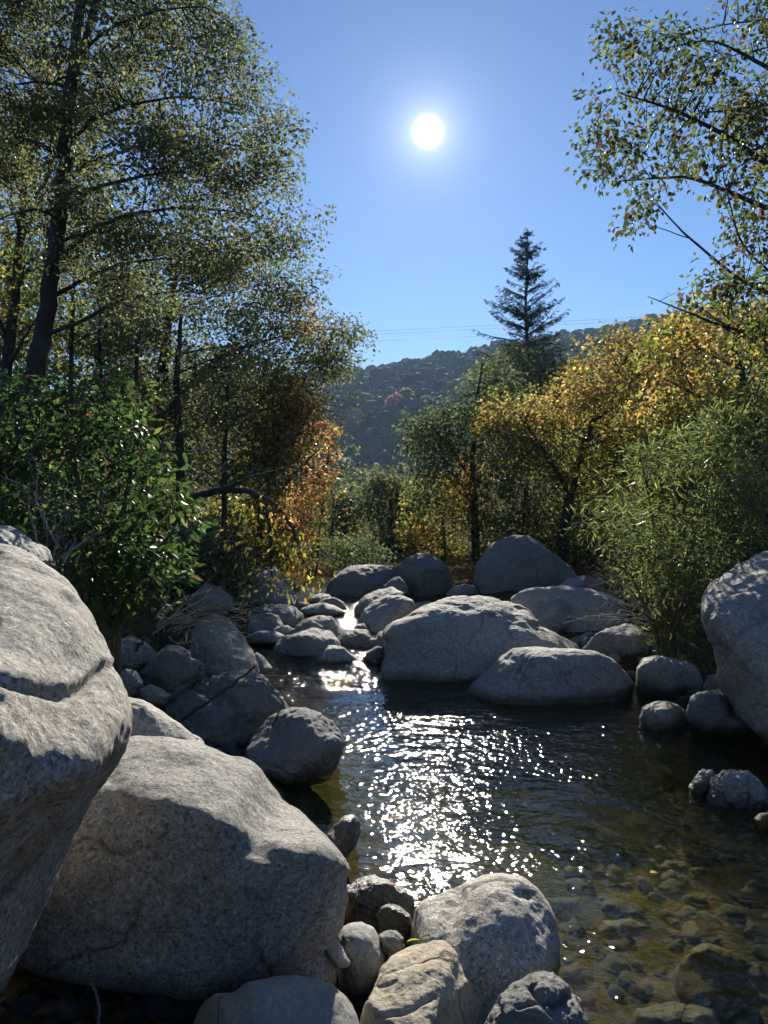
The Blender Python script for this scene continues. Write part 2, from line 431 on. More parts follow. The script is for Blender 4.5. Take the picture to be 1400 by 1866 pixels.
# ------------------------------------------------------------------ water
def water_material():
    m, nt = newmat('clear_stream_water'); N = NT(nt)
    geo = N('NewGeometry'); pos = geo.outputs['Position']
    sp = N('SeparateXYZ', inp={0: pos})
    def nz(scale, stretch, detail, rough, dist=0.0, rot=0.25):
        mp = N('Mapping', inp={'Vector': pos, 'Scale': stretch, 'Rotation': (0, 0, rot)}).outputs[0]
        return N('TexNoise', inp={'Vector': mp, 'Scale': scale, 'Detail': detail, 'Roughness': rough, 'Distortion': dist}).outputs['Fac']
    h1 = nz(4.5, (0.8, 1.5, 1), 3, 0.5, 0.5)
    h2 = nz(15, (1.2, 1.05, 1), 1.2, 0.5, 0.3, -0.2)
    h3 = nz(60, (1, 1.3, 1), 2, 0.5)
    # patches: some of the surface is livelier
    pat = nz(1.3, (1, 1, 1), 2, 0.5)
    patm = N('MapRange', inp={'Value': pat, 'From Min': 0.38, 'From Max': 0.62, 'To Min': 0.3, 'To Max': 1.45}).outputs[0]
    hh = N.math('ADD', N.math('MULTIPLY', h1, 0.016), N.math('MULTIPLY', N.math('MULTIPLY', h2, 0.0112), patm))
    hh = N.math('ADD', hh, N.math('MULTIPLY', h3, 0.0006))
    fast = N('MapRange', inp={'Value': sp.outputs[1], 'From Min': 6.75, 'From Max': 7.2, 'To Min': 0, 'To Max': 1}).outputs[0]
    hh = N.math('ADD', hh, N.math('MULTIPLY', fast, N.math('ADD', N.math('MULTIPLY', h3, 0.0018), N.math('MULTIPLY', h2, 0.005))))
    bm = N('Bump', inp={'Height': hh, 'Strength': 1.0, 'Distance': 1.0})
    # Schlick reflectance, the same from above and below so that sunlight reaches the bed
    cosv = N.math('ABSOLUTE', N('VectorMath', operation='DOT_PRODUCT', inp={0: bm.outputs[0], 1: geo.outputs['Incoming']}).outputs['Value'])
    frv = N.math('ADD', 0.02, N.math('MULTIPLY', N.math('POWER', N.math('SUBTRACT', 1.0, cosv, True), 5.0), 0.98))
    gl = N('BsdfGlossy', inp={'Color': (1, 1, 1, 1), 'Roughness': 0.035, 'Normal': bm.outputs[0]})
    tr = N('BsdfTransparent', inp={'Color': (0.70, 0.73, 0.60, 1)})
    rf = N('BsdfRefraction', inp={'Color': (0.70, 0.73, 0.60, 1), 'IOR': 1.333, 'Roughness': 0.0, 'Normal': bm.outputs[0]})
    tt = N('MixShader', inp={0: 0.3, 1: tr.outputs[0], 2: rf.outputs[0]})
    mx = N('MixShader', inp={0: frv, 1: tt.outputs[0], 2: gl.outputs[0]})
    N('OutputMaterial', inp={'Surface': mx.outputs[0]})
    return m
M_WATER = water_material()
wx = np.arange(-3.2, 4.6, 0.028)
wy = np.concatenate((np.arange(-3, 1.0, 0.2), np.arange(1.0, 9.0, 0.028), np.arange(9.0, 15.5, 0.05)))
WX, WY = np.meshgrid(wx, wy)
WX = WX + np.interp(WY, [0, 7, 9, 60], [0, 0, -0.3, -3]) 
WZ = water_z(WY) - 0.15 * sstep(WY, 13.5, 15.3)
pp = np.stack((WX * 0.8, WY * 1.3, 0 * WX), -1)
rap = sstep(WY, 6.95, 7.1)
WZ = WZ + fbm(pp * 2.2, 3) * 0.006 + rap * (fbm(pp * 5.5 + 3, 3) * 0.012 + fbm(pp * np.array((2, 1.2, 1)) + 9, 2) * 0.02 * (1 - sstep(WY, 8.5, 9.5)))
V = np.stack((WX, WY, WZ), -1).reshape(-1, 3)
n1, n2 = len(wy), len(wx)
i, j = np.meshgrid(np.arange(n1 - 1), np.arange(n2 - 1), indexing='ij')
b = i * n2 + j
Fq = np.stack((b, b + 1, b + n2 + 1, b + n2), -1).reshape(-1, 4)
wo = link('stream_water', mesh_from('stream_water', V, [Fq], M_WATER, smooth=True))
tag(wo, 'clear rippled stream pool glittering in the sun below a small cascade', 'water', kind='structure')

# ------------------------------------------------------------------ boulders
def icosphere(sub):
    t = (1 + 5 ** 0.5) / 2
    V = [(-1, t, 0), (1, t, 0), (-1, -t, 0), (1, -t, 0), (0, -1, t), (0, 1, t), (0, -1, -t), (0, 1, -t), (t, 0, -1), (t, 0, 1), (-t, 0, -1), (-t, 0, 1)]
    Fc = [(0, 11, 5), (0, 5, 1), (0, 1, 7), (0, 7, 10), (0, 10, 11), (1, 5, 9), (5, 11, 4), (11, 10, 2), (10, 7, 6), (7, 1, 8), (3, 9, 4), (3, 4, 2), (3, 2, 6), (3, 6, 8), (3, 8, 9), (4, 9, 5), (2, 4, 11), (6, 2, 10), (8, 6, 7), (9, 8, 1)]
    V = np.array(V, float); V /= np.linalg.norm(V, axis=1)[:, None]; Fc = np.array(Fc)
    for _ in range(sub):
        e = np.concatenate((Fc[:, [0, 1]], Fc[:, [1, 2]], Fc[:, [2, 0]]))
        es = np.sort(e, axis=1)
        u, inv = np.unique(es, axis=0, return_inverse=True)
        inv = inv.reshape(-1)
        mid = V[u].mean(axis=1); mid /= np.linalg.norm(mid, axis=1)[:, None]
        n = len(V); k = len(Fc)
        a, bb, c = inv[:k] + n, inv[k:2 * k] + n, inv[2 * k:] + n
        V = np.concatenate((V, mid))
        Fc = np.concatenate((np.stack((Fc[:, 0], a, c), 1), np.stack((Fc[:, 1], bb, a), 1), np.stack((Fc[:, 2], c, bb), 1), np.stack((a, bb, c), 1)))
    return V, Fc
ICO = {s: icosphere(s) for s in (1, 2, 3, 4, 5, 6)}

def vnormals(V, Fc):
    fn = np.cross(V[Fc[:, 1]] - V[Fc[:, 0]], V[Fc[:, 2]] - V[Fc[:, 0]])
    n = np.zeros_like(V)
    for k in range(3):
        np.add.at(n, Fc[:, k], fn)
    return n / (np.linalg.norm(n, axis=1)[:, None] + 1e-12)

def polar(poly, c, th):
    """outer radius of a closed outline about c, for each angle"""
    poly = np.asarray(poly, float) - c
    q = np.roll(poly, -1, axis=0)
    d = np.stack((np.cos(th), np.sin(th)), -1)
    out = np.zeros(len(th))
    for a, b2 in zip(poly, q):
        e = b2 - a
        den = d[:, 0] * e[1] - d[:, 1] * e[0]
        den = np.where(abs(den) < 1e-9, 1e-9, den)
        t = (a[0] * e[1] - a[1] * e[0]) / den
        s = (a[0] * d[:, 1] - a[1] * d[:, 0]) / den
        ok = (s >= -1e-6) & (s <= 1 + 1e-6) & (t > 0)
        out = np.where(ok, np.maximum(out, t), out)
    z = out <= 0
    if z.any():
        out[z] = np.interp(th[z], th[~z], out[~z], period=2 * np.pi)
    return out

def line_dist(u, v, line):
    best = np.full(len(u), 1e9); side = np.zeros(len(u))
    for (ax, ay), (bx, by) in zip(line[:-1], line[1:]):
        ex, ey = bx - ax, by - ay
        t = np.clip(((u - ax) * ex + (v - ay) * ey) / (ex * ex + ey * ey), 0, 1)
        d = np.hypot(u - ax - t * ex, v - ay - t * ey)
        sd = np.sign(ex * (v - ay) - ey * (u - ax))
        m = d < best
        best = np.where(m, d, best); side = np.where(m, sd, side)
    return best, side

def boulder(label, poly, D, thick, name='boulder', mat=None, sub=5, seed=0, p=7, nplanes=16, drop=0.25, amp=0.02, rough=1.0,
            planes=(), grooves=(), ledges=(), c=None, group='boulders lining the stream', cat='boulder', ridged=0.0):
    rs = np.random.RandomState(seed + 101)
    Vd, Fc = ICO[sub]
    pl = rs.normal(size=(nplanes, 3)); pl /= np.linalg.norm(pl, axis=1)[:, None]
    dd = rs.uniform(0.86, 1.12, nplanes)
    pl = np.concatenate((pl, np.eye(3), -np.eye(3))); dd = np.concatenate((dd, np.ones(6) * 1.05))
    for (n, d) in planes:
        n = np.array(n, float); n /= np.linalg.norm(n)
        pl = np.concatenate((pl, n[None])); dd = np.concatenate((dd, [d]))
    q = np.maximum(0, Vd @ pl.T) / dd
    r = (q ** p).sum(axis=1) ** (-1.0 / p)
    S = Vd * r[:, None]
    th = np.arctan2(-S[:, 2], S[:, 0]) % (2 * np.pi)        # image angle, v grows downwards
    rho = np.hypot(S[:, 0], S[:, 2])
    nb = 120
    bins = np.zeros(nb)
    np.maximum.at(bins, (th / (2 * np.pi) * nb).astype(int) % nb, rho)
    bins = np.maximum(bins, 0.3)
    for _ in range(2):
        bins = (np.roll(bins, 1) + bins * 2 + np.roll(bins, -1)) / 4
    sil = np.interp(th, (np.arange(nb) + 0.5) * 2 * np.pi / nb, bins, period=2 * np.pi)
    poly = np.array(poly, float)
    if c is None:
        lo, hi = poly.min(0), poly.max(0); c = (lo + hi) / 2
    c = np.array(c, float)
    tt = np.linspace(0, 2 * np.pi, 361)[:-1]
    rad = polar(poly, c, tt)
    ker = np.array((1, 2, 3, 2, 1)) / 9.0
    rad = np.convolve(np.concatenate((rad[-2:], rad, rad[:2])), ker, 'valid')
    R = np.interp(th, tt, rad, period=2 * np.pi)
    k = np.minimum(rho / sil, 1.02)
    u = c[0] + np.cos(th) * R * k
    v = c[1] + np.sin(th) * R * k
    Rdn = np.interp(math.pi / 2, tt, rad)
    front = np.clip(-S[:, 1], 0, 1)
    v = v + drop * Rdn * front * np.sqrt(np.clip(1 - k * k, 0, 1))
    y = D + S[:, 1] * thick
    V = np.stack(((u - CX) / F * y, y, H - (v - CY) / F * y), -1)
    size = rad.mean() / F * D
    N = vnormals(V, Fc)
    o3 = rs.uniform(-50, 50, 3)
    Q = V / size
    d = fbm(Q * 1.5 + o3, 3) * 1.5 + rough * fbm(Q * 4.5 + o3 * 1.7, 5, gain=0.58) * 0.75
    chip = noise3(Q * 3.1 + o3 * 0.7)
    d = d - rough * 0.5 * sstep(chip, 0.22, 0.34)          # spalled flakes with a crisp rim
    if ridged:
        d = d + ridged * (0.5 - np.abs(fbm(Q * np.array((2.2, 2.2, 3.4)) + o3, 4)) * 2.2)
    if sub >= 5:
        d = d + rough * fbm(Q * 22 + o3, 3) * 0.12
    disp = d * amp * size * 2.2
    for (line, wpx, dep) in grooves:
        ds, sd = line_dist(u, v, line)
        ds = ds * (1 + 0.5 * noise3(Q * 7 + o3))
        disp = disp - dep * np.exp(-(ds / wpx) ** 2) * (S[:, 1] < 0.3)
    for (line, wpx, dep) in ledges:                        # step: raised on the side above the line, fading away from it
        ds, sd = line_dist(u, v, line)
        s2 = -sd * ds + 6 * noise3(Q * 6 + o3)
        disp = disp + dep * sstep(s2, -wpx, wpx) * np.exp(-np.maximum(s2, 0) / (wpx * 6)) * (S[:, 1] < 0.3)
    V = V + N * disp[:, None]
    ctr = np.array((V[:, 0].mean(), D, V[:, 2].mean()))
    me = mesh_from(name, V - ctr, [Fc], mat or M_ROCK, smooth=True)
    o = link(name, me, loc=ctr)
    return tag(o, label, cat, group)

# --- the near left pair and the small stones at the photographer's feet
boulder('huge pale granite boulder at the left edge with a horizontal crevice', [(-100, 985), (0, 985), (30, 991), (70, 1009), (110, 1035), (140, 1065), (165, 1105), (185, 1150), (205, 1200), (222, 1245), (235, 1290), (240, 1325), (235, 1350), (222, 1375), (200, 1405), (172, 1440), (150, 1490), (128, 1525), (115, 1565), (95, 1620), (75, 1670), (50, 1730), (20, 1785), (0, 1812), (-60, 1920), (-200, 2080), (-450, 2100), (-680, 1850), (-720, 1450), (-620, 1150), (-350, 1010)],
        1.75, 0.62, mat=M_ROCK_NEAR, sub=6, seed=1, p=9, drop=0.16, amp=0.012, c=(-150, 1430), planes=[((0.25, -0.28, 0.9), 0.66)],
        grooves=[([(-80, 1238), (0, 1240), (60, 1256), (120, 1262), (150, 1252), (185, 1218)], 9, 0.022), ([(-60, 1330), (40, 1360), (120, 1400)], 40, -0.012)],
        ledges=[([(-60, 1250), (60, 1262), (130, 1260), (190, 1215)], 12, 0.014)])
boulder('long broad granite boulder sloping from the left edge into the pool', [(170, 1395), (205, 1350), (240, 1338), (300, 1340), (370, 1355), (420, 1376), (450, 1381), (468, 1390), (500, 1432), (530, 1467), (560, 1495), (590, 1525), (615, 1555), (630, 1592), (632, 1640), (624, 1690), (606, 1720), (560, 1760), (500, 1800), (440, 1815), (350, 1822), (250, 1812), (150, 1792), (60, 1770), (0, 1735), (-20, 1650), (40, 1520), (110, 1440)],
        2.62, 0.62, mat=M_ROCK_NEAR, sub=6, seed=2, p=10, drop=0.42, amp=0.008, c=(330, 1590),
        planes=[((0.15, -0.25, 0.9), 0.62), ((-0.1, -1, 0.12), 0.72)],
        grooves=[([(220, 1560), (300, 1620)], 3, 0.006), ([(300, 1395), (350, 1400)], 16, 0.014)],
        ledges=[([(150, 1450), (240, 1468), (350, 1492), (430, 1528), (520, 1565), (610, 1590)], 14, 0.022)])
boulder('smooth rounded grey stone cut by the bottom edge beside the dark hollow', [(345, 1880), (370, 1830), (392, 1808), (425, 1808), (450, 1790), (500, 1778), (535, 1774), (570, 1780), (600, 1792), (630, 1815), (650, 1845), (662, 1880), (655, 1960), (520, 2020), (380, 1990)],
        2.06, 0.26, name='stone', mat=M_ROCK_GREY, sub=5, seed=3, p=5, drop=0.5, amp=0.012, cat='stone', group='stones at the near shore')
boulder('flat-topped pale granite stone against the long boulder', [(475, 1770), (500, 1742), (530, 1722), (560, 1715), (590, 1722), (608, 1742), (615, 1765), (612, 1788), (600, 1830), (520, 1850), (478, 1810)],
        2.42, 0.14, name='stone', mat=M_ROCK_NEAR, sub=5, seed=4, p=6, drop=0.4, amp=0.02, cat='stone', group='stones at the near shore')
boulder('small oblong pale stone tilted between two larger stones', [(592, 1716), (600, 1708), (612, 1707), (622, 1722), (632, 1742), (639, 1755), (634, 1762), (618, 1765), (604, 1752), (595, 1735)],
        2.36, 0.05, name='stone', mat=M_ROCK_GREY, sub=4, seed=5, p=6, drop=0.3, amp=0.02, cat='stone', group='stones at the near shore')
boulder('smooth oval stone standing upright in the gap between the stones', [(612, 1705), (622, 1690), (640, 1681), (660, 1680), (680, 1690), (695, 1712), (703, 1740), (702, 1765), (692, 1790), (675, 1820), (640, 1840), (615, 1810), (612, 1750)],
        2.52, 0.15, name='stone', mat=M_ROCK_GREY, sub=5, seed=6, p=5, drop=0.3, amp=0.012, cat='stone', group='stones at the near shore')
boulder('angular pale tan stone with a sharp shoulder at the bottom centre', [(652, 1870), (662, 1835), (680, 1805), (695, 1770), (712, 1745), (745, 1722), (790, 1713), (812, 1717), (835, 1740), (848, 1775), (862, 1800), (880, 1835), (890, 1880), (880, 1960), (770, 2010), (660, 1980)],
        2.2, 0.26, name='stone', mat=M_ROCK_TAN, sub=6, seed=7, p=16, nplanes=8, drop=0.45, amp=0.012, ridged=0.25, cat='stone', group='stones at the near shore',
        planes=[((0.0, -0.42, 0.8), 0.55), ((0.75, -0.6, 0.05), 0.56), ((-0.4, -0.6, -0.1), 0.8)],
        grooves=[([(690, 1855), (740, 1845), (790, 1815)], 5, 0.012), ([(690, 1800), (720, 1788)], 4, 0.006)])
boulder('big rounded granite boulder at the near edge of the pool', [(746, 1690), (757, 1655), (775, 1638), (800, 1628), (840, 1608), (880, 1594), (915, 1590), (950, 1597), (980, 1618), (1003, 1650), (1016, 1685), (1021, 1720), (1018, 1765), (1005, 1800), (985, 1850), (920, 1890), (820, 1870), (770, 1800), (748, 1730)],
        2.62, 0.34, mat=M_ROCK_NEAR, sub=6, seed=8, p=6, drop=0.38, amp=0.012, rough=0.7, planes=[((0.1, -0.35, 0.85), 0.66)],
        grooves=[([(835, 1625), (820, 1660), (815, 1720)], 14, 0.02), ([(940, 1625), (965, 1632)], 8, 0.012)], group='stones at the near shore')
boulder('dark cracked stone with a broken top at the bottom edge', [(885, 1880), (895, 1850), (915, 1815), (940, 1790), (965, 1775), (985, 1770), (1010, 1772), (1030, 1785), (1045, 1800), (1058, 1825), (1068, 1850), (1073, 1880), (1060, 1950), (980, 1990), (900, 1950)],
        2.08, 0.2, name='stone', mat=M_ROCK_DARK, sub=6, seed=9, p=14, nplanes=12, drop=0.4, amp=0.028, ridged=0.35, cat='stone', group='stones at the near shore',
        grooves=[([(965, 1795), (990, 1815), (1020, 1830), (1040, 1810)], 7, 0.03), ([(945, 1835), (985, 1822), (1010, 1850)], 4, 0.02)])
boulder('small dark wet stone behind the upright oval stone', [(686, 1668), (696, 1652), (710, 1646), (730, 1652), (748, 1668), (754, 1690), (750, 1715), (715, 1725), (690, 1700)],
        2.8, 0.1, name='stone', mat=M_ROCK_WET, sub=4, seed=10, p=7, amp=0.02, cat='stone', group='stones at the near shore')
boulder('small mottled round stone between the oval stone and the tan stone', [(690, 1704), (705, 1695), (722, 1696), (735, 1708), (738, 1725), (730, 1742), (705, 1748), (692, 1730)],
        2.55, 0.07, name='stone', mat=M_ROCK_GREY, sub=4, seed=11, p=5, amp=0.03, cat='stone', group='stones at the near shore')
boulder('low dark wet rock awash at the lower end of the glitter', [(625, 1618), (650, 1602), (680, 1598), (710, 1603), (740, 1622), (756, 1645), (752, 1675), (720, 1720), (660, 1720), (625, 1680)],
        3.05, 0.2, name='stone', mat=M_ROCK_WET, sub=5, seed=12, p=7, drop=0.3, amp=0.03, cat='stone', group='stones standing in the pool')
boulder('small pointed wet stone in the glitter beside the long boulder', [(596, 1522), (610, 1503), (630, 1487), (645, 1484), (655, 1496), (658, 1515), (650, 1540), (625, 1575), (600, 1560)],
        3.62, 0.1, name='stone', mat=M_ROCK_WET, sub=4, seed=13, p=9, amp=0.02, cat='stone', group='stones standing in the pool')
boulder('glossy pale sloping boulder peeking over the long boulder', [(215, 1300), (228, 1270), (260, 1276), (290, 1292), (320, 1312), (350, 1335), (372, 1352), (380, 1400), (300, 1430), (225, 1400)],
        3.45, 0.3, mat=M_ROCK, sub=5, seed=14, p=7, drop=0.55, amp=0.012)
# --- left bank, middle distance
boulder('dark humped boulder standing in the pool at the left shore', [(445, 1370), (458, 1348), (475, 1325), (495, 1303), (520, 1292), (550, 1290), (585, 1298), (605, 1315), (618, 1335), (628, 1352), (622, 1375), (600, 1420), (520, 1450), (455, 1420)],
        4.75, 0.36, mat=M_ROCK_DARK, sub=5, seed=15, p=8, drop=0.12, amp=0.03, planes=[((-0.6, -0.5, 0.5), 0.8)])
boulder('broad split boulder with a stick leaning on it, left shore', [(298, 1290), (315, 1268), (335, 1248), (360, 1240), (390, 1228), (430, 1222), (455, 1222), (475, 1230), (495, 1250), (512, 1270), (526, 1292), (520, 1320), (490, 1355), (430, 1370), (360, 1350), (310, 1325)],
        5.45, 0.45, mat=M_ROCK_DARK, sub=6, seed=16, p=12, nplanes=10, drop=0.1, amp=0.03, ridged=0.2, planes=[((-0.5, -0.55, 0.55), 0.72), ((0.55, -0.8, 0.15), 0.7)],
        grooves=[([(425, 1275), (437, 1300), (432, 1335)], 6, 0.05), ([(340, 1250), (375, 1262), (425, 1268)], 7, 0.03)])
boulder('rounded dark boulder with a knob on its right, below the driftwood', [(256, 1225), (270, 1205), (285, 1190), (305, 1177), (325, 1176), (345, 1186), (360, 1200), (372, 1210), (375, 1228), (368, 1245), (350, 1270), (300, 1290), (262, 1262)],
        5.75, 0.36, mat=M_ROCK_FINE, sub=5, seed=17, p=7, drop=0.1, amp=0.02, grooves=[([(352, 1195), (362, 1225), (358, 1250)], 5, 0.03)])
boulder('tall sloping pale boulder rising behind the driftwood tangle', [(345, 1180), (350, 1150), (365, 1128), (390, 1119), (410, 1124), (430, 1140), (445, 1162), (460, 1185), (470, 1215), (472, 1240), (430, 1270), (370, 1265), (345, 1230)],
        6.5, 0.5, mat=M_ROCK, sub=5, seed=18, p=8, drop=0.2, amp=0.03, planes=[((0.45, -0.35, 0.7), 0.66)])
boulder('small wedge stone at the water foot of the tall sloping boulder', [(458, 1195), (468, 1188), (482, 1198), (496, 1216), (490, 1235), (465, 1240)],
        6.95, 0.16, name='stone', sub=4, seed=19, p=8, amp=0.02, cat='stone')
boulder('lumpy flat-topped stone in the shade of the leafy bush', [(202, 1185), (210, 1167), (235, 1160), (258, 1168), (275, 1178), (285, 1190), (275, 1210), (240, 1232), (205, 1220)],
        5.95, 0.26, name='stone', sub=5, seed=20, p=10, amp=0.045, cat='stone')
boulder('low dark stone wedged beside the huge left boulder', [(215, 1232), (230, 1218), (248, 1222), (262, 1242), (258, 1268), (230, 1280), (212, 1260)],
        5.2, 0.16, name='stone', mat=M_ROCK_FINE, sub=4, seed=21, p=7, amp=0.03, cat='stone')
boulder('flat dark slab lying below the rounded dark boulder', [(255, 1255), (275, 1248), (300, 1258), (312, 1268), (300, 1285), (262, 1285)],
        5.0, 0.16, name='stone', mat=M_ROCK_FINE, sub=4, seed=22, p=9, amp=0.03, cat='stone')
boulder('shaded grey slab behind the huge left boulder under the bush', [(-80, 960), (0, 957), (30, 965), (60, 985), (85, 1000), (95, 1020), (60, 1060), (-60, 1070)],
        3.6, 0.4, mat=M_ROCK, sub=5, seed=23, p=9, drop=0.3, amp=0.035)
# --- upstream left
boulder('large streaked boulder on the far left bank behind hanging yellow leaves', [(425, 1095), (440, 1062), (460, 1042), (480, 1032), (500, 1034), (515, 1045), (530, 1068), (540, 1090), (545, 1112), (500, 1135), (435, 1130)],
        11.6, 0.7, mat=M_ROCK_FINE, sub=5, seed=24, p=8, drop=0.15, amp=0.025, planes=[((0.6, -0.3, 0.5), 0.72)])
boulder('shadowed rounded boulder half hidden by driftwood twigs, far left bank', [(340, 1105), (352, 1082), (375, 1066), (400, 1068), (420, 1085), (428, 1105), (410, 1125), (355, 1130)],
        9.8, 0.5, mat=M_ROCK_FINE, sub=4, seed=25, p=6, amp=0.02)
boulder('long low dark boulder in front of the large streaked one', [(452, 1125), (465, 1108), (490, 1102), (515, 1101), (540, 1107), (553, 1120), (556, 1138), (520, 1165), (460, 1155)],
        9.9, 0.5, mat=M_ROCK_FINE, sub=5, seed=26, p=8, amp=0.025)
boulder('blocky dark stone with a squared left side, mid stream', [(452, 1150), (455, 1125), (470, 1120), (490, 1117), (508, 1122), (518, 1138), (515, 1155), (480, 1170)],
        9.2, 0.26, mat=M_ROCK_FINE, sub=4, seed=27, p=14, nplanes=8, amp=0.02)
boulder('small flat pale-topped stone by the blocky dark stone', [(495, 1150), (505, 1141), (525, 1140), (536, 1146), (530, 1158), (505, 1162)],
        8.9, 0.16, name='stone', sub=4, seed=28, p=9, amp=0.03, drop=0.4, cat='stone')
boulder('thin dark slab lying flat along the left water edge', [(448, 1160), (470, 1150), (500, 1150), (520, 1158), (515, 1170), (470, 1175), (450, 1172)],
        8.5, 0.2, name='stone', mat=M_ROCK_FINE, sub=4, seed=29, p=9, amp=0.03, cat='stone')
boulder('long pale-backed boulder just above the dark central one', [(525, 1158), (540, 1140), (560, 1127), (585, 1121), (605, 1124), (615, 1138), (620, 1155), (600, 1175), (540, 1175)],
        8.9, 0.32, sub=5, seed=30, p=8, drop=0.3, amp=0.025)
boulder('dark whale-backed boulder in the middle of the rapids', [(490, 1195), (500, 1175), (520, 1160), (550, 1150), (575, 1144), (600, 1150), (615, 1163), (622, 1180), (618, 1205), (570, 1230), (500, 1222)],
        8.15, 0.34, mat=M_ROCK_FINE, sub=5, seed=31, p=7, drop=0.1, amp=0.02)
boulder('low pyramid rock with water sliding over it at the cascade', [(520, 1225), (550, 1203), (575, 1186), (598, 1172), (618, 1176), (640, 1190), (660, 1205), (680, 1225), (660, 1260), (560, 1265)],
        8.05, 0.36, name='stone', mat=M_ROCK, sub=5, seed=32, p=8, drop=0.35, amp=0.02, cat='stone')
boulder('lumpy low boulder between the rapids and the great dome boulder', [(615, 1165), (625, 1152), (650, 1146), (672, 1147), (682, 1156), (695, 1150), (708, 1155), (712, 1180), (690, 1200), (640, 1198), (618, 1185)],
        8.5, 0.36, mat=M_ROCK_FINE, sub=5, seed=33, p=7, drop=0.15, amp=0.025, grooves=[([(680, 1150), (685, 1165)], 6, 0.04)])
boulder('small pointed stone at the top lip of the cascade', [(660, 1198), (672, 1186), (688, 1177), (698, 1180), (704, 1195), (698, 1215), (672, 1215)],
        7.8, 0.16, name='stone', mat=M_ROCK_FINE, sub=4, seed=34, p=7, amp=0.02, cat='stone')
boulder('pale flat slab, highest of the slabs in the far stream', [(556, 1095), (565, 1085), (585, 1081), (600, 1083), (608, 1093), (595, 1104), (565, 1104)], 11.6, 0.3, name='stone', sub=4, seed=35, p=7, amp=0.02, drop=0.3, cat='stone')
boulder('long curved slab at the right of the far stream slabs', [(578, 1100), (590, 1090), (610, 1088), (625, 1096), (634, 1110), (615, 1120), (585, 1116)], 11.2, 0.3, name='stone', sub=4, seed=36, p=7, amp=0.02, drop=0.3, cat='stone')
boulder('nearest broad low slab of the far stream slabs', [(545, 1112), (562, 1102), (590, 1098), (612, 1104), (632, 1116), (610, 1126), (560, 1124)], 10.6, 0.35, name='stone', sub=4, seed=37, p=7, amp=0.015, drop=0.35, cat='stone')
boulder('small dark slab at the left end of the far stream slabs', [(532, 1108), (545, 1097), (562, 1098), (570, 1108), (555, 1120), (536, 1120)], 11.0, 0.3, name='stone', mat=M_ROCK_FINE, sub=4, seed=38, p=8, amp=0.02, cat='stone')
boulder('broad leaning boulder left of the smooth domed one, far channel', [(644, 1120), (650, 1102), (665, 1085), (690, 1074), (715, 1070), (735, 1080), (735, 1120), (700, 1145), (650, 1138)], 10.6, 0.5, sub=5, seed=39, p=7, drop=0.2, amp=0.02)
boulder('pale domed boulder in front of the round balanced one', [(655, 1130), (662, 1112), (680, 1096), (705, 1084), (735, 1086), (752, 1094), (760, 1110), (766, 1130), (755, 1155), (700, 1165), (660, 1155)], 9.6, 0.48, sub=5, seed=40, p=8, drop=0.25, amp=0.022, planes=[((-0.35, -0.5, 0.6), 0.75)])
boulder('round balanced boulder, tall and egg-shaped, beside thin trees', [(720, 1050), (725, 1030), (740, 1016), (760, 1009), (780, 1009), (800, 1019), (818, 1033), (825, 1055), (822, 1080), (808, 1098), (790, 1108), (765, 1105), (742, 1085), (728, 1070)], 12.4, 0.5, mat=M_ROCK_FINE, sub=5, seed=41, p=9, drop=0.0, amp=0.018, planes=[((0.55, -0.7, -0.2), 0.72)])
boulder('small upright slab leaning on the round balanced boulder', [(694, 1085), (700, 1068), (715, 1054), (728, 1050), (740, 1062), (745, 1080), (725, 1095), (700, 1095)], 11.6, 0.25, name='stone', mat=M_ROCK_FINE, sub=4, seed=42, p=9, amp=0.02, cat='stone')
boulder('wide dark boulder far back in the shade of the trees', [(590, 1095), (600, 1060), (620, 1042), (640, 1030), (680, 1030), (720, 1034), (745, 1045), (750, 1090), (700, 1110), (620, 1110)], 12.9, 0.6, mat=M_ROCK_FINE, sub=5, seed=43, p=8, drop=0.0, amp=0.02)
boulder('small stone at the foot of the pale domed boulder', [(642, 1150), (650, 1138), (664, 1136), (672, 1146), (665, 1160), (648, 1160)], 9.2, 0.14, name='stone', mat=M_ROCK_FINE, sub=4, seed=44, p=7, amp=0.02, cat='stone')
boulder('low grey stone behind the great dome boulder', [(750, 1110), (760, 1098), (785, 1096), (800, 1105), (795, 1125), (760, 1128)], 11.2, 0.3, name='stone', sub=4, seed=45, p=7, amp=0.02, cat='stone')
boulder('rubbly stone between the round balanced boulder and the tall far one', [(812, 1085), (825, 1070), (845, 1064), (866, 1068), (876, 1085), (865, 1105), (820, 1105)], 12.2, 0.35, name='stone', sub=4, seed=46, p=9, amp=0.04, cat='stone')
# --- right side
boulder('great dome-shaped granite boulder at the head of the pool', [(686, 1245), (690, 1222), (700, 1200), (704, 1180), (703, 1158), (712, 1142), (740, 1125), (775, 1107), (810, 1094), (845, 1089), (885, 1090), (920, 1098), (947, 1109), (966, 1122), (985, 1140), (1012, 1151), (1042, 1166), (1062, 1182), (1065, 1235), (1010, 1290), (850, 1300), (725, 1292), (690, 1268)],
        7.75, 0.75, sub=6, seed=47, p=9, drop=0.2, amp=0.014, c=(865, 1195), planes=[((0.0, -0.3, 0.85), 0.72), ((0, -1, 0.1), 0.8)], ledges=[([(700, 1165), (760, 1150), (830, 1140), (900, 1130), (960, 1135)], 10, 0.05)])
boulder('long low flat-topped boulder at the right of the pool head', [(844, 1264), (858, 1246), (880, 1226), (903, 1198), (930, 1182), (960, 1178), (1010, 1180), (1055, 1184), (1090, 1190), (1120, 1205), (1145, 1226), (1158, 1248), (1154, 1278), (1135, 1315), (1000, 1330), (885, 1315), (850, 1285)],
        6.85, 0.48, sub=6, seed=48, p=9, drop=0.1, amp=0.014, c=(1000, 1252))
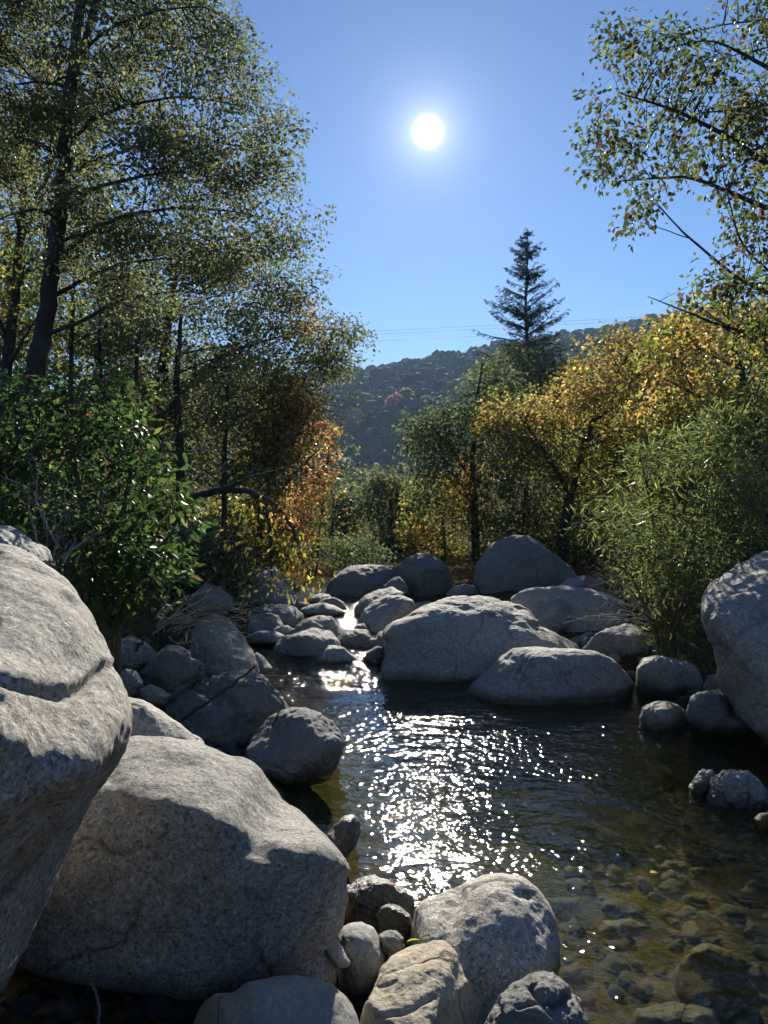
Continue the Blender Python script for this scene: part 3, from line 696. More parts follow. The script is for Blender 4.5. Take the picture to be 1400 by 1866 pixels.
boulder('tall broad grey boulder far behind, below the dark thicket', [(864, 1055), (868, 1030), (885, 1002), (905, 985), (935, 976), (960, 977), (985, 990), (1015, 1012), (1040, 1032), (1055, 1055), (1050, 1090), (1000, 1115), (900, 1115), (868, 1095)],
        12.6, 0.9, mat=M_ROCK_FINE, sub=6, seed=49, p=8, drop=0.05, amp=0.018)
boulder('wide rounded boulder half hidden behind the great dome', [(928, 1090), (945, 1077), (980, 1070), (1030, 1068), (1080, 1073), (1115, 1085), (1140, 1100), (1146, 1125), (1130, 1165), (1060, 1195), (980, 1180), (935, 1130)],
        9.2, 0.7, mat=M_ROCK, sub=5, seed=50, p=7, drop=0.2, amp=0.015)
boulder('smooth leaning wedge boulder behind the right of the great dome', [(962, 1120), (975, 1104), (1000, 1094), (1025, 1087), (1040, 1097), (1045, 1120), (1040, 1150), (1020, 1175), (985, 1165), (965, 1140)],
        8.75, 0.32, mat=M_ROCK, sub=5, seed=51, p=8, drop=0.2, amp=0.015)
boulder('ridged slanting boulder at the left foot of the willow bush', [(1053, 1185), (1070, 1170), (1085, 1156), (1105, 1145), (1140, 1137), (1165, 1140), (1182, 1155), (1188, 1180), (1175, 1205), (1140, 1220), (1080, 1210)],
        8.0, 0.4, sub=5, seed=52, p=11, drop=0.15, amp=0.025, ridged=0.15)
boulder('blocky boulder with a pale top under the willow stems', [(1158, 1245), (1162, 1215), (1172, 1200), (1195, 1193), (1225, 1198), (1255, 1205), (1272, 1220), (1285, 1250), (1282, 1275), (1255, 1300), (1190, 1300), (1162, 1280)],
        7.05, 0.42, mat=M_ROCK, sub=5, seed=53, p=11, drop=0.1, amp=0.02)
boulder('small bright sunlit stone in the gap beside the blocky boulder', [(1130, 1215), (1145, 1203), (1165, 1201), (1172, 1212), (1165, 1230), (1140, 1235)],
        7.6, 0.14, name='stone', mat=M_ROCK_TAN, sub=4, seed=54, p=8, amp=0.02, drop=0.3, cat='stone')
boulder('small sunlit slab below the bright stone in the gap', [(1136, 1232), (1150, 1222), (1166, 1226), (1168, 1240), (1155, 1255), (1138, 1250)],
        7.35, 0.12, name='stone', mat=M_ROCK_TAN, sub=4, seed=55, p=8, amp=0.02, drop=0.3, cat='stone')
boulder('small round pale stone at the right edge of the pool', [(1164, 1305), (1172, 1288), (1190, 1279), (1215, 1277), (1238, 1284), (1252, 1300), (1260, 1318), (1250, 1340), (1200, 1355), (1168, 1335)],
        5.85, 0.26, name='stone', sub=5, seed=56, p=7, drop=0.3, amp=0.02, cat='stone', group='stones standing in the pool')
boulder('dark slanted stone between the pale round stone and the huge right boulder', [(1252, 1300), (1258, 1272), (1280, 1260), (1310, 1256), (1330, 1268), (1348, 1295), (1375, 1315), (1378, 1335), (1340, 1365), (1270, 1350)],
        5.75, 0.34, mat=M_ROCK_FINE, sub=5, seed=57, p=9, drop=0.08, amp=0.025, group='stones standing in the pool')
boulder('small stone in the dark cleft beside the huge right boulder', [(1282, 1250), (1290, 1232), (1308, 1228), (1322, 1240), (1325, 1262), (1300, 1280), (1284, 1270)],
        6.4, 0.16, name='stone', mat=M_ROCK_FINE, sub=4, seed=58, p=6, amp=0.02, cat='stone')
boulder('huge grey boulder at the right edge beside the willow bush', [(1272, 1110), (1275, 1085), (1290, 1065), (1320, 1042), (1350, 1025), (1380, 1012), (1420, 1003), (1500, 1000), (1600, 1040), (1660, 1150), (1640, 1300), (1560, 1370), (1450, 1372), (1385, 1345), (1345, 1308), (1310, 1250), (1295, 1200), (1280, 1150)],
        5.55, 0.75, sub=6, seed=59, p=8, drop=0.08, amp=0.016, c=(1440, 1190), planes=[((-0.2, -0.35, 0.8), 0.75)], grooves=[([(1290, 1180), (1312, 1182)], 4, 0.02), ([(1350, 1150), (1372, 1130), (1400, 1120)], 8, 0.03)], ledges=[([(1340, 1175), (1365, 1135), (1420, 1118)], 10, -0.05)])
boulder('cracked pale rock breaking the water at the right edge', [(1290, 1445), (1300, 1420), (1320, 1407), (1345, 1403), (1370, 1412), (1390, 1430), (1405, 1450), (1400, 1485), (1350, 1510), (1295, 1490)],
        4.35, 0.2, name='stone', mat=M_ROCK_FINE, sub=6, seed=60, p=14, nplanes=14, drop=0.15, amp=0.055, ridged=0.8, cat='stone', group='stones standing in the pool',
        grooves=[([(1362, 1418), (1366, 1450), (1360, 1470)], 3, 0.02), ([(1330, 1470), (1370, 1455)], 3, 0.015)])
boulder('small jagged fragment left of the cracked pale rock', [(1256, 1435), (1268, 1415), (1280, 1402), (1298, 1404), (1305, 1420), (1295, 1445), (1275, 1460), (1258, 1450)],
        4.45, 0.1, name='stone', mat=M_ROCK_FINE, sub=5, seed=61, p=12, amp=0.06, ridged=0.5, cat='stone', group='stones standing in the pool')
boulder('low mossy stone just breaking the water at the far right edge', [(1372, 1492), (1385, 1482), (1420, 1478), (1440, 1495), (1425, 1515), (1385, 1512)],
        3.95, 0.12, name='stone', mat=M_ROCK_SUB, sub=4, seed=62, p=8, amp=0.03, cat='stone', group='stones standing in the pool')
boulder('sunlit boulder showing through the willow leaves on the right bank', [(1118, 1020), (1122, 995), (1135, 975), (1155, 968), (1175, 985), (1185, 1020), (1175, 1060), (1130, 1060)],
        10.5, 0.45, sub=5, seed=63, p=7, drop=0.2, amp=0.025)
boulder('flat sunlit slab behind the dead twigs on the right', [(1018, 1070), (1032, 1055), (1065, 1048), (1100, 1054), (1115, 1066), (1100, 1085), (1030, 1085)],
        10.8, 0.5, name='stone', sub=5, seed=64, p=8, drop=0.4, amp=0.02, cat='stone')
boulder('mossy brown rock under the water in the lower right corner', [(1225, 1790), (1240, 1752), (1262, 1725), (1290, 1718), (1325, 1735), (1355, 1765), (1378, 1805), (1385, 1835), (1330, 1870), (1250, 1850)],
        3.2, 0.22, name='submerged_rock', mat=M_ROCK_SUB, sub=5, seed=65, p=8, drop=0.2, amp=0.03, cat='rock', group='large rocks under the pool surface')
boulder('brown slab under the water right of the big round boulder', [(1085, 1700), (1100, 1678), (1150, 1674), (1180, 1688), (1170, 1705), (1110, 1712)],
        3.35, 0.12, name='submerged_rock', mat=M_ROCK_SUB, sub=4, seed=66, p=8, drop=0.4, amp=0.03, cat='rock', group='large rocks under the pool surface')
boulder('long ochre slab under the water at the bottom right edge', [(1140, 1865), (1160, 1838), (1230, 1826), (1300, 1840), (1320, 1870), (1240, 1900), (1160, 1895)],
        2.8, 0.15, name='submerged_rock', mat=M_ROCK_SUB, sub=4, seed=67, p=8, drop=0.4, amp=0.03, cat='rock', group='large rocks under the pool surface')

# ------------------------------------------------------------------ plants
G_ALDER = [((0.10, 0.12, 0.062), 5), ((0.125, 0.145, 0.072), 4), ((0.18, 0.175, 0.08), 2.5), ((0.07, 0.085, 0.045), 3), ((0.17, 0.14, 0.05), 0.5)]
G_BUSH = [((0.045, 0.085, 0.024), 5), ((0.06, 0.105, 0.028), 4), ((0.03, 0.055, 0.018), 4), ((0.11, 0.12, 0.035), 1.2), ((0.10, 0.07, 0.03), 0.5)]
G_YELLOW = [((0.38, 0.27, 0.075), 4), ((0.33, 0.21, 0.06), 3), ((0.24, 0.185, 0.055), 3), ((0.34, 0.16, 0.055), 0.8), ((0.16, 0.16, 0.055), 5)]
G_ORANGE = [((0.42, 0.18, 0.075), 3), ((0.42, 0.27, 0.09), 3), ((0.36, 0.11, 0.06), 1.5), ((0.26, 0.2, 0.07), 3), ((0.14, 0.13, 0.05), 2)]
G_OLIVE = [((0.14, 0.14, 0.03), 4), ((0.10, 0.11, 0.025), 4), ((0.22, 0.18, 0.035), 2), ((0.07, 0.08, 0.02), 3)]
G_YGREEN = [((0.14, 0.165, 0.04), 4), ((0.095, 0.12, 0.032), 4), ((0.28, 0.24, 0.04), 2), ((0.065, 0.09, 0.02), 3), ((0.36, 0.17, 0.04), 0.5)]
G_DARK = [((0.09, 0.105, 0.055), 5), ((0.11, 0.125, 0.06), 4), ((0.16, 0.145, 0.06), 2.5), ((0.06, 0.075, 0.04), 3)]
G_WILLOW = [((0.105, 0.135, 0.05), 5), ((0.075, 0.10, 0.038), 4), ((0.16, 0.18, 0.06), 3.5), ((0.19, 0.18, 0.04), 0.8)]
G_BLUEGREEN = [((0.09, 0.12, 0.065), 5), ((0.115, 0.145, 0.075), 4), ((0.07, 0.095, 0.05), 3), ((0.17, 0.17, 0.07), 1)]

def pick(pal, n, rs, jit=0.22):
    w = np.array([q[1] for q in pal], float); w /= w.sum()
    k = rs.choice(len(pal), n, p=w)
    c = np.array([q[0] for q in pal])[k]
    return np.clip(c * (1 + rs.normal(0, jit, (n, 1))) * (1 + rs.normal(0, 0.06, (n, 3))), 0.004, 0.9)

def unit(v):
    return v / (np.linalg.norm(v, axis=-1)[..., None] + 1e-9)

def leaves(pos, L, W, rs, droop=0.3, upbias=0.7, axis=None):
    """folded leaf blades, 4 vertices and 2 triangles each (6 vertices, 4 triangles when wide)"""
    n = len(pos)
    a = rs.normal(size=(n, 3))
    if axis is not None:
        a = a * 0.55 + axis
    a[:, 2] -= droop
    a = unit(a)
    nn = rs.normal(size=(n, 3)); nn[:, 2] += upbias * 1.6
    b = unit(np.cross(a, nn)); nn = np.cross(b, a)
    L = (L * rs.uniform(0.65, 1.25, n))[:, None]; Wd = W * L
    fold = 0.22 * Wd
    v0 = pos; v2 = pos + a * L - nn * L * 0.08
    v1 = pos + a * L * 0.45 + b * Wd * 0.5 + nn * fold
    v3 = pos + a * L * 0.45 - b * Wd * 0.5 + nn * fold
    V = np.stack((v0, v1, v2, v3), 1).reshape(-1, 3)
    k = np.arange(n)[:, None] * 4
    Fc = np.concatenate((k + np.array((0, 2, 1))[None], k + np.array((0, 3, 2))[None]), 1).reshape(-1, 3)
    return V, Fc

def in_poly(pts, poly):
    poly = np.asarray(poly, float); x, y = pts[:, 0], pts[:, 1]
    c = np.zeros(len(pts), bool); j = len(poly) - 1
    for i in range(len(poly)):
        xi, yi = poly[i]; xj, yj = poly[j]
        c ^= ((yi > y) != (yj > y)) & (x < (xj - xi) * (y - yi) / (yj - yi + 1e-12) + xi)
        j = i
    return c

def bez(A, Cc, B, n):
    t = np.linspace(0, 1, n)[:, None]
    return (1 - t) ** 2 * A + 2 * t * (1 - t) * Cc + t * t * B

def sample_crown(poly, D0, D1, n, rs, clump=0.0, cscale=1.2):
    """points filling a rounded volume whose outline seen from the stream is poly"""
    poly = np.asarray(poly, float); lo, hi = poly.min(0), poly.max(0)
    c = poly.mean(0)
    out = []
    tot = 0
    while tot < n:
        q = rs.uniform(lo, hi, (n * 3, 2))
        q = q[in_poly(q, poly)]
        e = np.clip(np.max(np.abs(q - c) / (0.5 * (hi - lo)), axis=1), 0, 1)
        half = np.sqrt(np.clip(1.08 - e ** 2, 0.08, 1))
        D = (D0 + D1) / 2 + rs.uniform(-1, 1, len(q)) * half * (D1 - D0) / 2
        pts = np.stack(((q[:, 0] - CX) / F * D, D, H - (q[:, 1] - CY) / F * D), -1)
        if clump > 0:
            f = fbm(pts / np.array((cscale, cscale, cscale * 0.55)), 2)
            pts = pts[f > (clump - 0.5) * 0.7 + rs.normal(0, 0.05, len(pts))]
        out.append(pts); tot += len(pts)
    return np.concatenate(out)[:n]

def wobble(path, amt, rs):
    n = len(path)
    w = rs.normal(0, amt, (n, 3)); w[0] = 0
    w = np.cumsum(w, axis=0) * 0.5
    return path + w * np.linspace(0, 1, n)[:, None]

def tree(name, label, cat, trunks, poly, D0, D1, ncl, nlf, leaf_l, leaf_w, pal, seed, group=None, nb=26, r0=0.09, cl=0.32, flat=0.55,
         clump=0.5, cscale=1.1, arch=0.10, droop=0.35, mat=None, bark=None, singles=None, extra=None, twigs=True, attach=0.45, upbias=0.7, pal2=None, pal2_poly=None, br=0.33):
    """trunks: list of lists of (px, py, D, radius); poly: crown outline"""
    rs = np.random.RandomState(seed)
    mat = mat or M_LEAF; bark = bark or M_BARK
    tr0 = trunks[0][0]
    base = P(tr0[0], tr0[1], tr0[2])
    gz = float(ground_z(base[0], base[1], False))
    root = empty(name, (base[0], base[1], gz))
    tag(root, label, cat, group)
    org = np.array((base[0], base[1], gz))
    gt = Geo(); nodes = []; nrad = []
    for kk, t in enumerate(trunks):
        pts = np.array([P(*q[:3]) for q in t]); rr = np.array([q[3] for q in t])
        if kk == 0 or len(t[0]) == 5:
            z0 = float(ground_z(pts[0, 0], pts[0, 1], False)) - 0.15
            pts = np.concatenate((np.array([[pts[0, 0], pts[0, 1], min(z0, pts[0, 2] - 0.05)]]), pts)); rr = np.concatenate(([rr[0] * 1.25], rr))
        s = np.linspace(0, len(pts) - 1, (len(pts) - 1) * 7 + 1)
        pp = np.stack([np.interp(s, np.arange(len(pts)), pts[:, i]) for i in range(3)], -1)
        for _ in range(3):
            pp[1:-1] = (pp[:-2] + 2 * pp[1:-1] + pp[2:]) / 4
        rad = np.interp(s, np.arange(len(rr)), rr)
        pp[1:-1] += rs.normal(0, 0.12, (len(pp) - 2, 3)) * rad[1:-1, None]
        gt.tube(pp - org, rad, 8)
        nodes.append(pp); nrad.append(rad)
    tn = np.concatenate(nodes); trd = np.concatenate(nrad)
    cen = sample_crown(poly, D0, D1, ncl, rs, clump, cscale)
    if extra is not None:
        cen = np.concatenate((cen, extra))
    lowz = np.percentile(cen[:, 2], 2) - 0.4
    okt = tn[:, 2] > min(lowz, tn[:, 2].max() - 0.5)
    an, ar = tn[okt], trd[okt]
    # boughs
    sel = [rs.randint(len(cen))]
    dmin = np.linalg.norm(cen - cen[sel[0]], axis=1)
    for _ in range(nb - 1):
        k = int(np.argmax(dmin * rs.uniform(0.6, 1, len(cen)))); sel.append(k)
        dmin = np.minimum(dmin, np.linalg.norm(cen - cen[k], axis=1))
    bn, brd = [an], [ar]
    for k in sel:
        T = cen[k]
        hd = np.linalg.norm(an[:, :2] - T[:2], axis=1)
        cost = np.abs(an[:, 2] - (T[2] - attach * hd)) + 0.45 * hd
        a = int(np.argmin(cost)); A = an[a]
        ln = np.linalg.norm(T - A)
        ctrl = A + (T - A) * 0.5 + np.array((0, 0, arch * ln))
        path = wobble(bez(A, ctrl, T, 12), 0.018 * ln, rs)
        ra = min(ar[a] * 0.6, max(0.006, br * r0 * (0.35 + 0.18 * ln)))
        rad = np.linspace(ra, 0.0035 if ra > 0.006 else ra * 0.4, 12)
        gt.tube(path - org, rad, 5)
        bn.append(path[2:]); brd.append(rad[2:])
    bn = np.concatenate(bn); brd = np.concatenate(brd)
    # twigs
    tw = Geo(); P_l = []; A_l = []
    for C in cen:
        dv = bn - C
        d = np.linalg.norm(dv, axis=1) + 0.5 * np.maximum(0, dv[:, 2])
        k = int(np.argmin(d)); A = bn[k]; ln = np.linalg.norm(C - A)
        tip = C + unit(C - A + rs.normal(0, 0.05, 3)) * cl * 0.6 + np.array((0, 0, -droop * 0.12 * cl))
        path = wobble(bez(A, A + (tip - A) * 0.5 + np.array((0, 0, 0.08 * ln)), tip, 5), 0.03 * ln, rs)
        if twigs:
            tw.tube(path - org, np.linspace(min(brd[k], 0.008 * max(1.0, D0 / 12)) * 1.15, 0.0022 * max(1.0, D0 / 10), 5), 3)
        m = rs.poisson(nlf)
        if m:
            tpar = rs.uniform(0.45, 1.0, m)
            pos = np.stack([np.interp(tpar, np.linspace(0, 1, 5), path[:, i]) for i in range(3)], -1)
            off = np.clip(rs.normal(0, 1, (m, 3)), -1.5, 1.5) * cl * 0.9 * np.array((0.55, 0.55, 0.55 * flat))
            P_l.append(pos + off); A_l.append(unit(off + (tip - A)[None] * 0.3))
    link('trunk', gt.mesh('trunk', bark, True), root)
    if twigs:
        link('branches', tw.mesh('branches', bark, True), root)['kind'] = 'stuff'
    pos = np.concatenate(P_l); ax = np.concatenate(A_l)
    if singles:
        # the leaves that show largest are parts of their own
        meshes, sn, sl = singles
        dist = np.linalg.norm(pos - np.array((0, 0, H)), axis=1) + rs.uniform(0, 0.8, len(pos))
        uu = CX + F * pos[:, 0] / pos[:, 1]; vv = CY + F * (H - pos[:, 2]) / pos[:, 1]
        dist = dist + 100 * ((uu < 0) | (uu > 1400) | (vv < 0) | (vv > 1866))
        o = np.argsort(dist)[:sn]
        for k in o:
            lf = link('leaf', meshes[rs.randint(len(meshes))], root, pos[k] - org)
            v = Vector(ax[k] * np.array((1, 1, 0.4)) + rs.normal(0, 0.35, 3) + np.array((0, 0, -droop)))
            q = v.to_track_quat('X', 'Z')
            lf.rotation_mode = 'QUATERNION'
            from mathutils import Quaternion
            lf.rotation_quaternion = q @ Quaternion((1, 0, 0), float(rs.normal(0, 0.7)))
            sss = sl * rs.uniform(0.7, 1.25)
            lf.scale = (sss, sss, sss)
        keep = np.ones(len(pos), bool); keep[o] = False
        pos = pos[keep]; ax = ax[keep]
    V, Fc = leaves(pos, leaf_l, leaf_w, rs, droop, upbias, axis=ax)
    c = pick(pal, len(pos), rs)
    if pal2 is not None:
        uu = CX + F * pos[:, 0] / pos[:, 1]; vv = CY + F * (H - pos[:, 2]) / pos[:, 1]
        ins = in_poly(np.stack((uu + rs.normal(0, 18, len(uu)), vv + rs.normal(0, 18, len(uu))), -1), pal2_poly)
        c2 = pick(pal2, len(pos), rs); c[ins] = c2[ins]
    cr = link('crown', mesh_from('crown', V - org, [Fc], mat, np.repeat(c, 2, axis=0)), root)
    cr['kind'] = 'stuff'
    return root

# --- left bank: alders
def bough(x0, y0, D, r, pts):
    n = len(pts)
    return [(x0, y0, 8.6, r * 0.66)] + [(x, y, 8.6 + (D - 8.6) * (k + 1) / n, 0.66 * r * (1 - (k + 0.7) / (n + 0.1))) for k, (x, y) in enumerate(pts)]
tree('alder_tree', 'tall dark-trunked alder leaning over the left bank, branches arching to the right', 'tree',
     [[(30, 900, 8.6, 0.125), (52, 740, 8.6, 0.115), (72, 640, 8.6, 0.105), (95, 520, 8.6, 0.095), (116, 340, 8.6, 0.082), (124, 200, 8.6, 0.07), (140, 60, 8.6, 0.058), (165, -120, 8.6, 0.045), (190, -300, 8.6, 0.02)],
      [(124, 190, 8.6, 0.05), (160, 60, 8.5, 0.045), (195, -60, 8.4, 0.035), (240, -220, 8.3, 0.015)],
      bough(103, 480, 8.0, 0.045, [(150, 430), (230, 390), (330, 378), (430, 385), (530, 410)]),
      bough(108, 440, 9.2, 0.035, [(170, 420), (260, 432), (340, 450), (420, 455)]),
      bough(90, 545, 9.4, 0.042, [(150, 510), (220, 480), (300, 470), (400, 480)]),
      bough(112, 390, 8.0, 0.038, [(165, 345), (240, 325), (320, 310), (420, 330), (500, 350)]),
      bough(116, 330, 9.3, 0.036, [(170, 290), (250, 270), (340, 245), (430, 265), (500, 290)]),
      bough(120, 270, 8.1, 0.034, [(170, 215), (240, 190), (330, 175), (430, 190), (490, 220)]),
      bough(124, 180, 9.2, 0.034, [(190, 120), (260, 95), (340, 90), (430, 120)]),
      bough(134, 110, 8.0, 0.03, [(200, 50), (280, 20), (370, 10), (430, 40)]),
      bough(110, 400, 8.0, 0.03, [(70, 380), (20, 390), (-40, 420)]), bough(118, 300, 9.1, 0.03, [(80, 262), (30, 250), (-40, 262)]), bough(122, 158, 8.2, 0.028, [(70, 148), (20, 155), (-40, 175)]),
      bough(80, 610, 7.8, 0.04, [(140, 590), (220, 545), (320, 530), (420, 540)])],
     [(-60, -200), (380, -200), (405, 0), (440, 55), (455, 120), (488, 150), (508, 205), (530, 270), (515, 320), (548, 338), (588, 395), (578, 430), (545, 455), (500, 475), (440, 510), (340, 560), (220, 590), (130, 560), (60, 430), (30, 320), (-60, 330)],
     7.4, 10.4, 980, 60, 0.05, 0.72, G_ALDER, 11, nb=40, r0=0.105, cl=0.27, flat=0.4, clump=0.58, cscale=0.9, arch=0.09, attach=0.25, br=0.3, group='alders on the left bank')
tree('alder_tree', 'alder with wide low boughs behind the leafy bush, left bank', 'tree',
     [[(285, 960, 15.0, 0.14), (288, 800, 15.0, 0.125), (300, 640, 15.0, 0.105), (318, 520, 15.0, 0.055), (330, 430, 15.0, 0.03)],
      [(290, 780, 15.0, 0.05), (345, 690, 14.8, 0.06), (420, 640, 14.6, 0.04), (520, 610, 14.5, 0.018)]],
     [(180, 470), (300, 440), (430, 450), (520, 480), (570, 488), (615, 515), (585, 545), (595, 600), (618, 585), (648, 592), (645, 640), (622, 690), (600, 740), (520, 790), (380, 830), (240, 800), (170, 640)],
     13.4, 16.8, 640, 52, 0.075, 0.72, G_ALDER, 12, nb=34, cl=0.42, flat=0.45, clump=0.46, cscale=1.5, arch=0.07, attach=0.2, group='alders on the left bank',
     pal2=G_ORANGE, pal2_poly=[(545, 560), (580, 560), (592, 600), (570, 630), (548, 600)])
tree('alder_tree', 'slender bare-limbed alder at the far left with yellow-green leaves behind the leaning trunk', 'tree',
     [[(-10, 900, 11.5, 0.09), (10, 700, 11.5, 0.085), (32, 500, 11.5, 0.065), (45, 330, 11.5, 0.05), (70, 150, 11.5, 0.03), (90, 0, 11.5, 0.015)],
      [(20, 640, 11.5, 0.045), (-40, 480, 11.4, 0.03), (-90, 300, 11.3, 0.015)], [(40, 440, 11.5, 0.04), (110, 260, 11.7, 0.03), (160, 100, 11.8, 0.015)]],
     [(-120, 120), (0, 60), (120, 120), (180, 300), (160, 480), (120, 640), (60, 760), (-120, 760)],
     10.4, 13.4, 330, 24, 0.07, 0.7, G_YGREEN, 13, nb=40, r0=0.10, cl=0.32, clump=0.6, arch=0.05, attach=0.5, br=0.5, group='alders on the left bank')
tree('alder_tree', 'twin-stemmed shaded alder in the depth of the left bank', 'tree',
     [[(330, 1010, 12.5, 0.085), (330, 850, 12.5, 0.075), (322, 700, 12.5, 0.055), (330, 580, 12.5, 0.03)], [(250, 1000, 12.7, 0.07, 1), (245, 800, 12.7, 0.06), (250, 620, 12.6, 0.03)], [(410, 1010, 12.9, 0.05, 1), (408, 850, 12.9, 0.045), (415, 700, 12.8, 0.025)], [(130, 1010, 12.2, 0.05, 1), (128, 800, 12.2, 0.045), (132, 560, 12.2, 0.035), (150, 330, 12.2, 0.012)], [(185, 1010, 13.2, 0.045, 1), (190, 800, 13.2, 0.04), (180, 600, 13.2, 0.03), (200, 420, 13.2, 0.01)]],
     [(150, 600), (300, 560), (450, 620), (560, 700), (570, 800), (520, 880), (440, 960), (380, 1040), (250, 1040), (150, 950), (130, 760)],
     11.4, 14.8, 400, 30, 0.075, 0.72, G_ALDER, 14, nb=30, cl=0.42, clump=0.5, arch=0.05, attach=0.3, group='alders on the left bank')
tree('broadleaf_tree', 'sunlit yellow-green tree glimpsed between the trunks at the far left', 'tree',
     [[(-60, 900, 19, 0.13), (-40, 700, 19, 0.11), (-20, 520, 19, 0.05)]],
     [(-200, 380), (-20, 370), (70, 440), (140, 560), (240, 640), (300, 740), (300, 900), (-200, 900)], 17, 22, 300, 40, 0.13, 0.75, G_YGREEN, 15, nb=20, cl=0.6, clump=0.4, mat=M_LEAF_FAR, group='trees on the left bank')
tree('maple_tree', 'orange and red maple glowing at the edge of the left trees', 'tree',
     [[(470, 1060, 14.2, 0.07), (478, 960, 14.2, 0.06), (500, 840, 14.2, 0.045), (525, 740, 14.2, 0.025)], [(478, 950, 14.2, 0.035), (520, 880, 14.0, 0.025), (570, 830, 13.8, 0.012)]],
     [(470, 720), (515, 680), (560, 715), (600, 790), (606, 880), (575, 900), (565, 960), (548, 1030), (470, 1040), (410, 1020), (400, 930), (440, 850)],
     12.8, 15.6, 300, 38, 0.075, 0.8, G_OLIVE, 16, nb=26, cl=0.34, flat=0.5, clump=0.48, arch=0.03, attach=0.2, group='autumn trees', bark=M_BARK,
     pal2=G_ORANGE, pal2_poly=[(500, 700), (560, 700), (620, 780), (620, 900), (575, 910), (560, 1000), (500, 1020), (490, 900), (525, 850), (490, 780)])
tree('broadleaf_tree', 'grey-twigged half-bare sapling right of the orange maple', 'tree',
     [[(575, 1070, 16, 0.03), (580, 980, 16, 0.026), (590, 900, 16, 0.02), (600, 820, 16, 0.008)]],
     [(560, 880), (600, 740), (650, 720), (660, 800), (640, 880), (620, 1000), (570, 1020)], 15, 17, 70, 7, 0.07, 0.75, G_OLIVE, 17, nb=26, r0=0.04, cl=0.35, clump=0.3, group='saplings beyond the slabs', br=0.4)

# --- drooping bough with yellow leaves over the stream
tree('drooping_alder', 'slim alder whose dark bough droops over the stream with yellow leaves', 'tree',
     [[(300, 1060, 7.2, 0.05), (305, 980, 7.2, 0.046), (330, 915, 7.2, 0.038), (395, 893, 7.1, 0.032), (455, 893, 7.0, 0.028), (485, 925, 7.0, 0.022), (495, 985, 7.0, 0.015), (494, 1060, 7.0, 0.006)],
      [(455, 893, 7.0, 0.022), (505, 920, 6.9, 0.016), (535, 965, 6.9, 0.011), (555, 1030, 6.9, 0.005)], [(475, 905, 7.0, 0.014), (470, 960, 7.05, 0.01), (462, 1010, 7.05, 0.004)], [(400, 893, 7.1, 0.02), (460, 868, 7.0, 0.013), (535, 850, 6.95, 0.005)]],
     [(430, 900), (480, 905), (530, 920), (560, 960), (590, 1040), (592, 1070), (560, 1060), (500, 1085), (478, 1095), (425, 1060), (410, 960)],
     6.5, 7.4, 62, 6, 0.058, 0.42, [((0.40, 0.31, 0.06), 3), ((0.26, 0.25, 0.05), 4), ((0.16, 0.17, 0.03), 2), ((0.5, 0.22, 0.04), 1)], 18, nb=24, r0=0.03, cl=0.14, flat=1.0, clump=0.3, arch=0.02, droop=1.1, attach=-0.4, upbias=0.2, group='alders on the left bank')

# --- leaf blades that are objects of their own
def blade_mesh(name, mat, L=1.0, W=0.5, serr=0.0, curl=0.12, seed=0):
    rs = np.random.RandomState(seed)
    n = 6; t = np.linspace(0, 1, n)
    w = W * 0.5 * np.sin(np.pi * np.clip(t, 0.02, 0.99) ** 0.85) ** 0.8
    zc = -curl * t ** 2
    mid = np.stack((t * L, 0 * t, zc), -1)
    e = 1 + serr * rs.uniform(-1, 1, n)
    lf = np.stack((t * L, w * e, zc + 0.25 * w), -1); rt = np.stack((t * L, -w * e, zc + 0.25 * w), -1)
    V = np.concatenate((mid, lf, rt)); Fq = []
    for i in range(n - 1):
        Fq += [(i, i + 1, n + i + 1, n + i), (i + 1, i, 2 * n + i, 2 * n + i + 1)]
    return mesh_from(name, V, [np.array(Fq)], mat, smooth=True)
M_LEAF_BUSH1 = leaf_material('bush_leaf', 0.5, 0.012, 0.45, boost=1.3, per_object=[(0, (0.026, 0.05, 0.016)), (0.45, (0.042, 0.082, 0.022)), (0.75, (0.06, 0.105, 0.028)), (0.9, (0.10, 0.12, 0.035)), (1, (0.11, 0.075, 0.03))])
M_LEAF_POP1 = leaf_material('poplar_leaf', 0.5, 0.035, 0.35, per_object=[(0, (0.045, 0.055, 0.022)), (0.55, (0.08, 0.10, 0.028)), (0.75, (0.15, 0.18, 0.035)), (0.88, (0.12, 0.06, 0.03)), (1, (0.08, 0.045, 0.025))])
M_LEAF_YEL1 = leaf_material('yellowing_leaf', 0.5, 0.035, 0.35, per_object=[(0, (0.11, 0.14, 0.03)), (0.5, (0.17, 0.19, 0.035)), (0.8, (0.30, 0.26, 0.04)), (1, (0.36, 0.18, 0.04))])
BUSH_BL = [blade_mesh('leaf', M_LEAF_BUSH1, 1, 0.42, 0.1, 0.15, 1), blade_mesh('leaf', M_LEAF_BUSH1, 1, 0.5, 0.12, 0.3, 2)]
POP_BL = [blade_mesh('leaf', M_LEAF_POP1, 1, 0.72, 0.05, 0.2, 3), blade_mesh('leaf', M_LEAF_POP1, 1, 0.62, 0.05, 0.5, 4)]
YEL_BL = [blade_mesh('leaf', M_LEAF_YEL1, 1, 0.72, 0.05, 0.2, 5), blade_mesh('leaf', M_LEAF_YEL1, 1, 0.6, 0.05, 0.35, 6)]

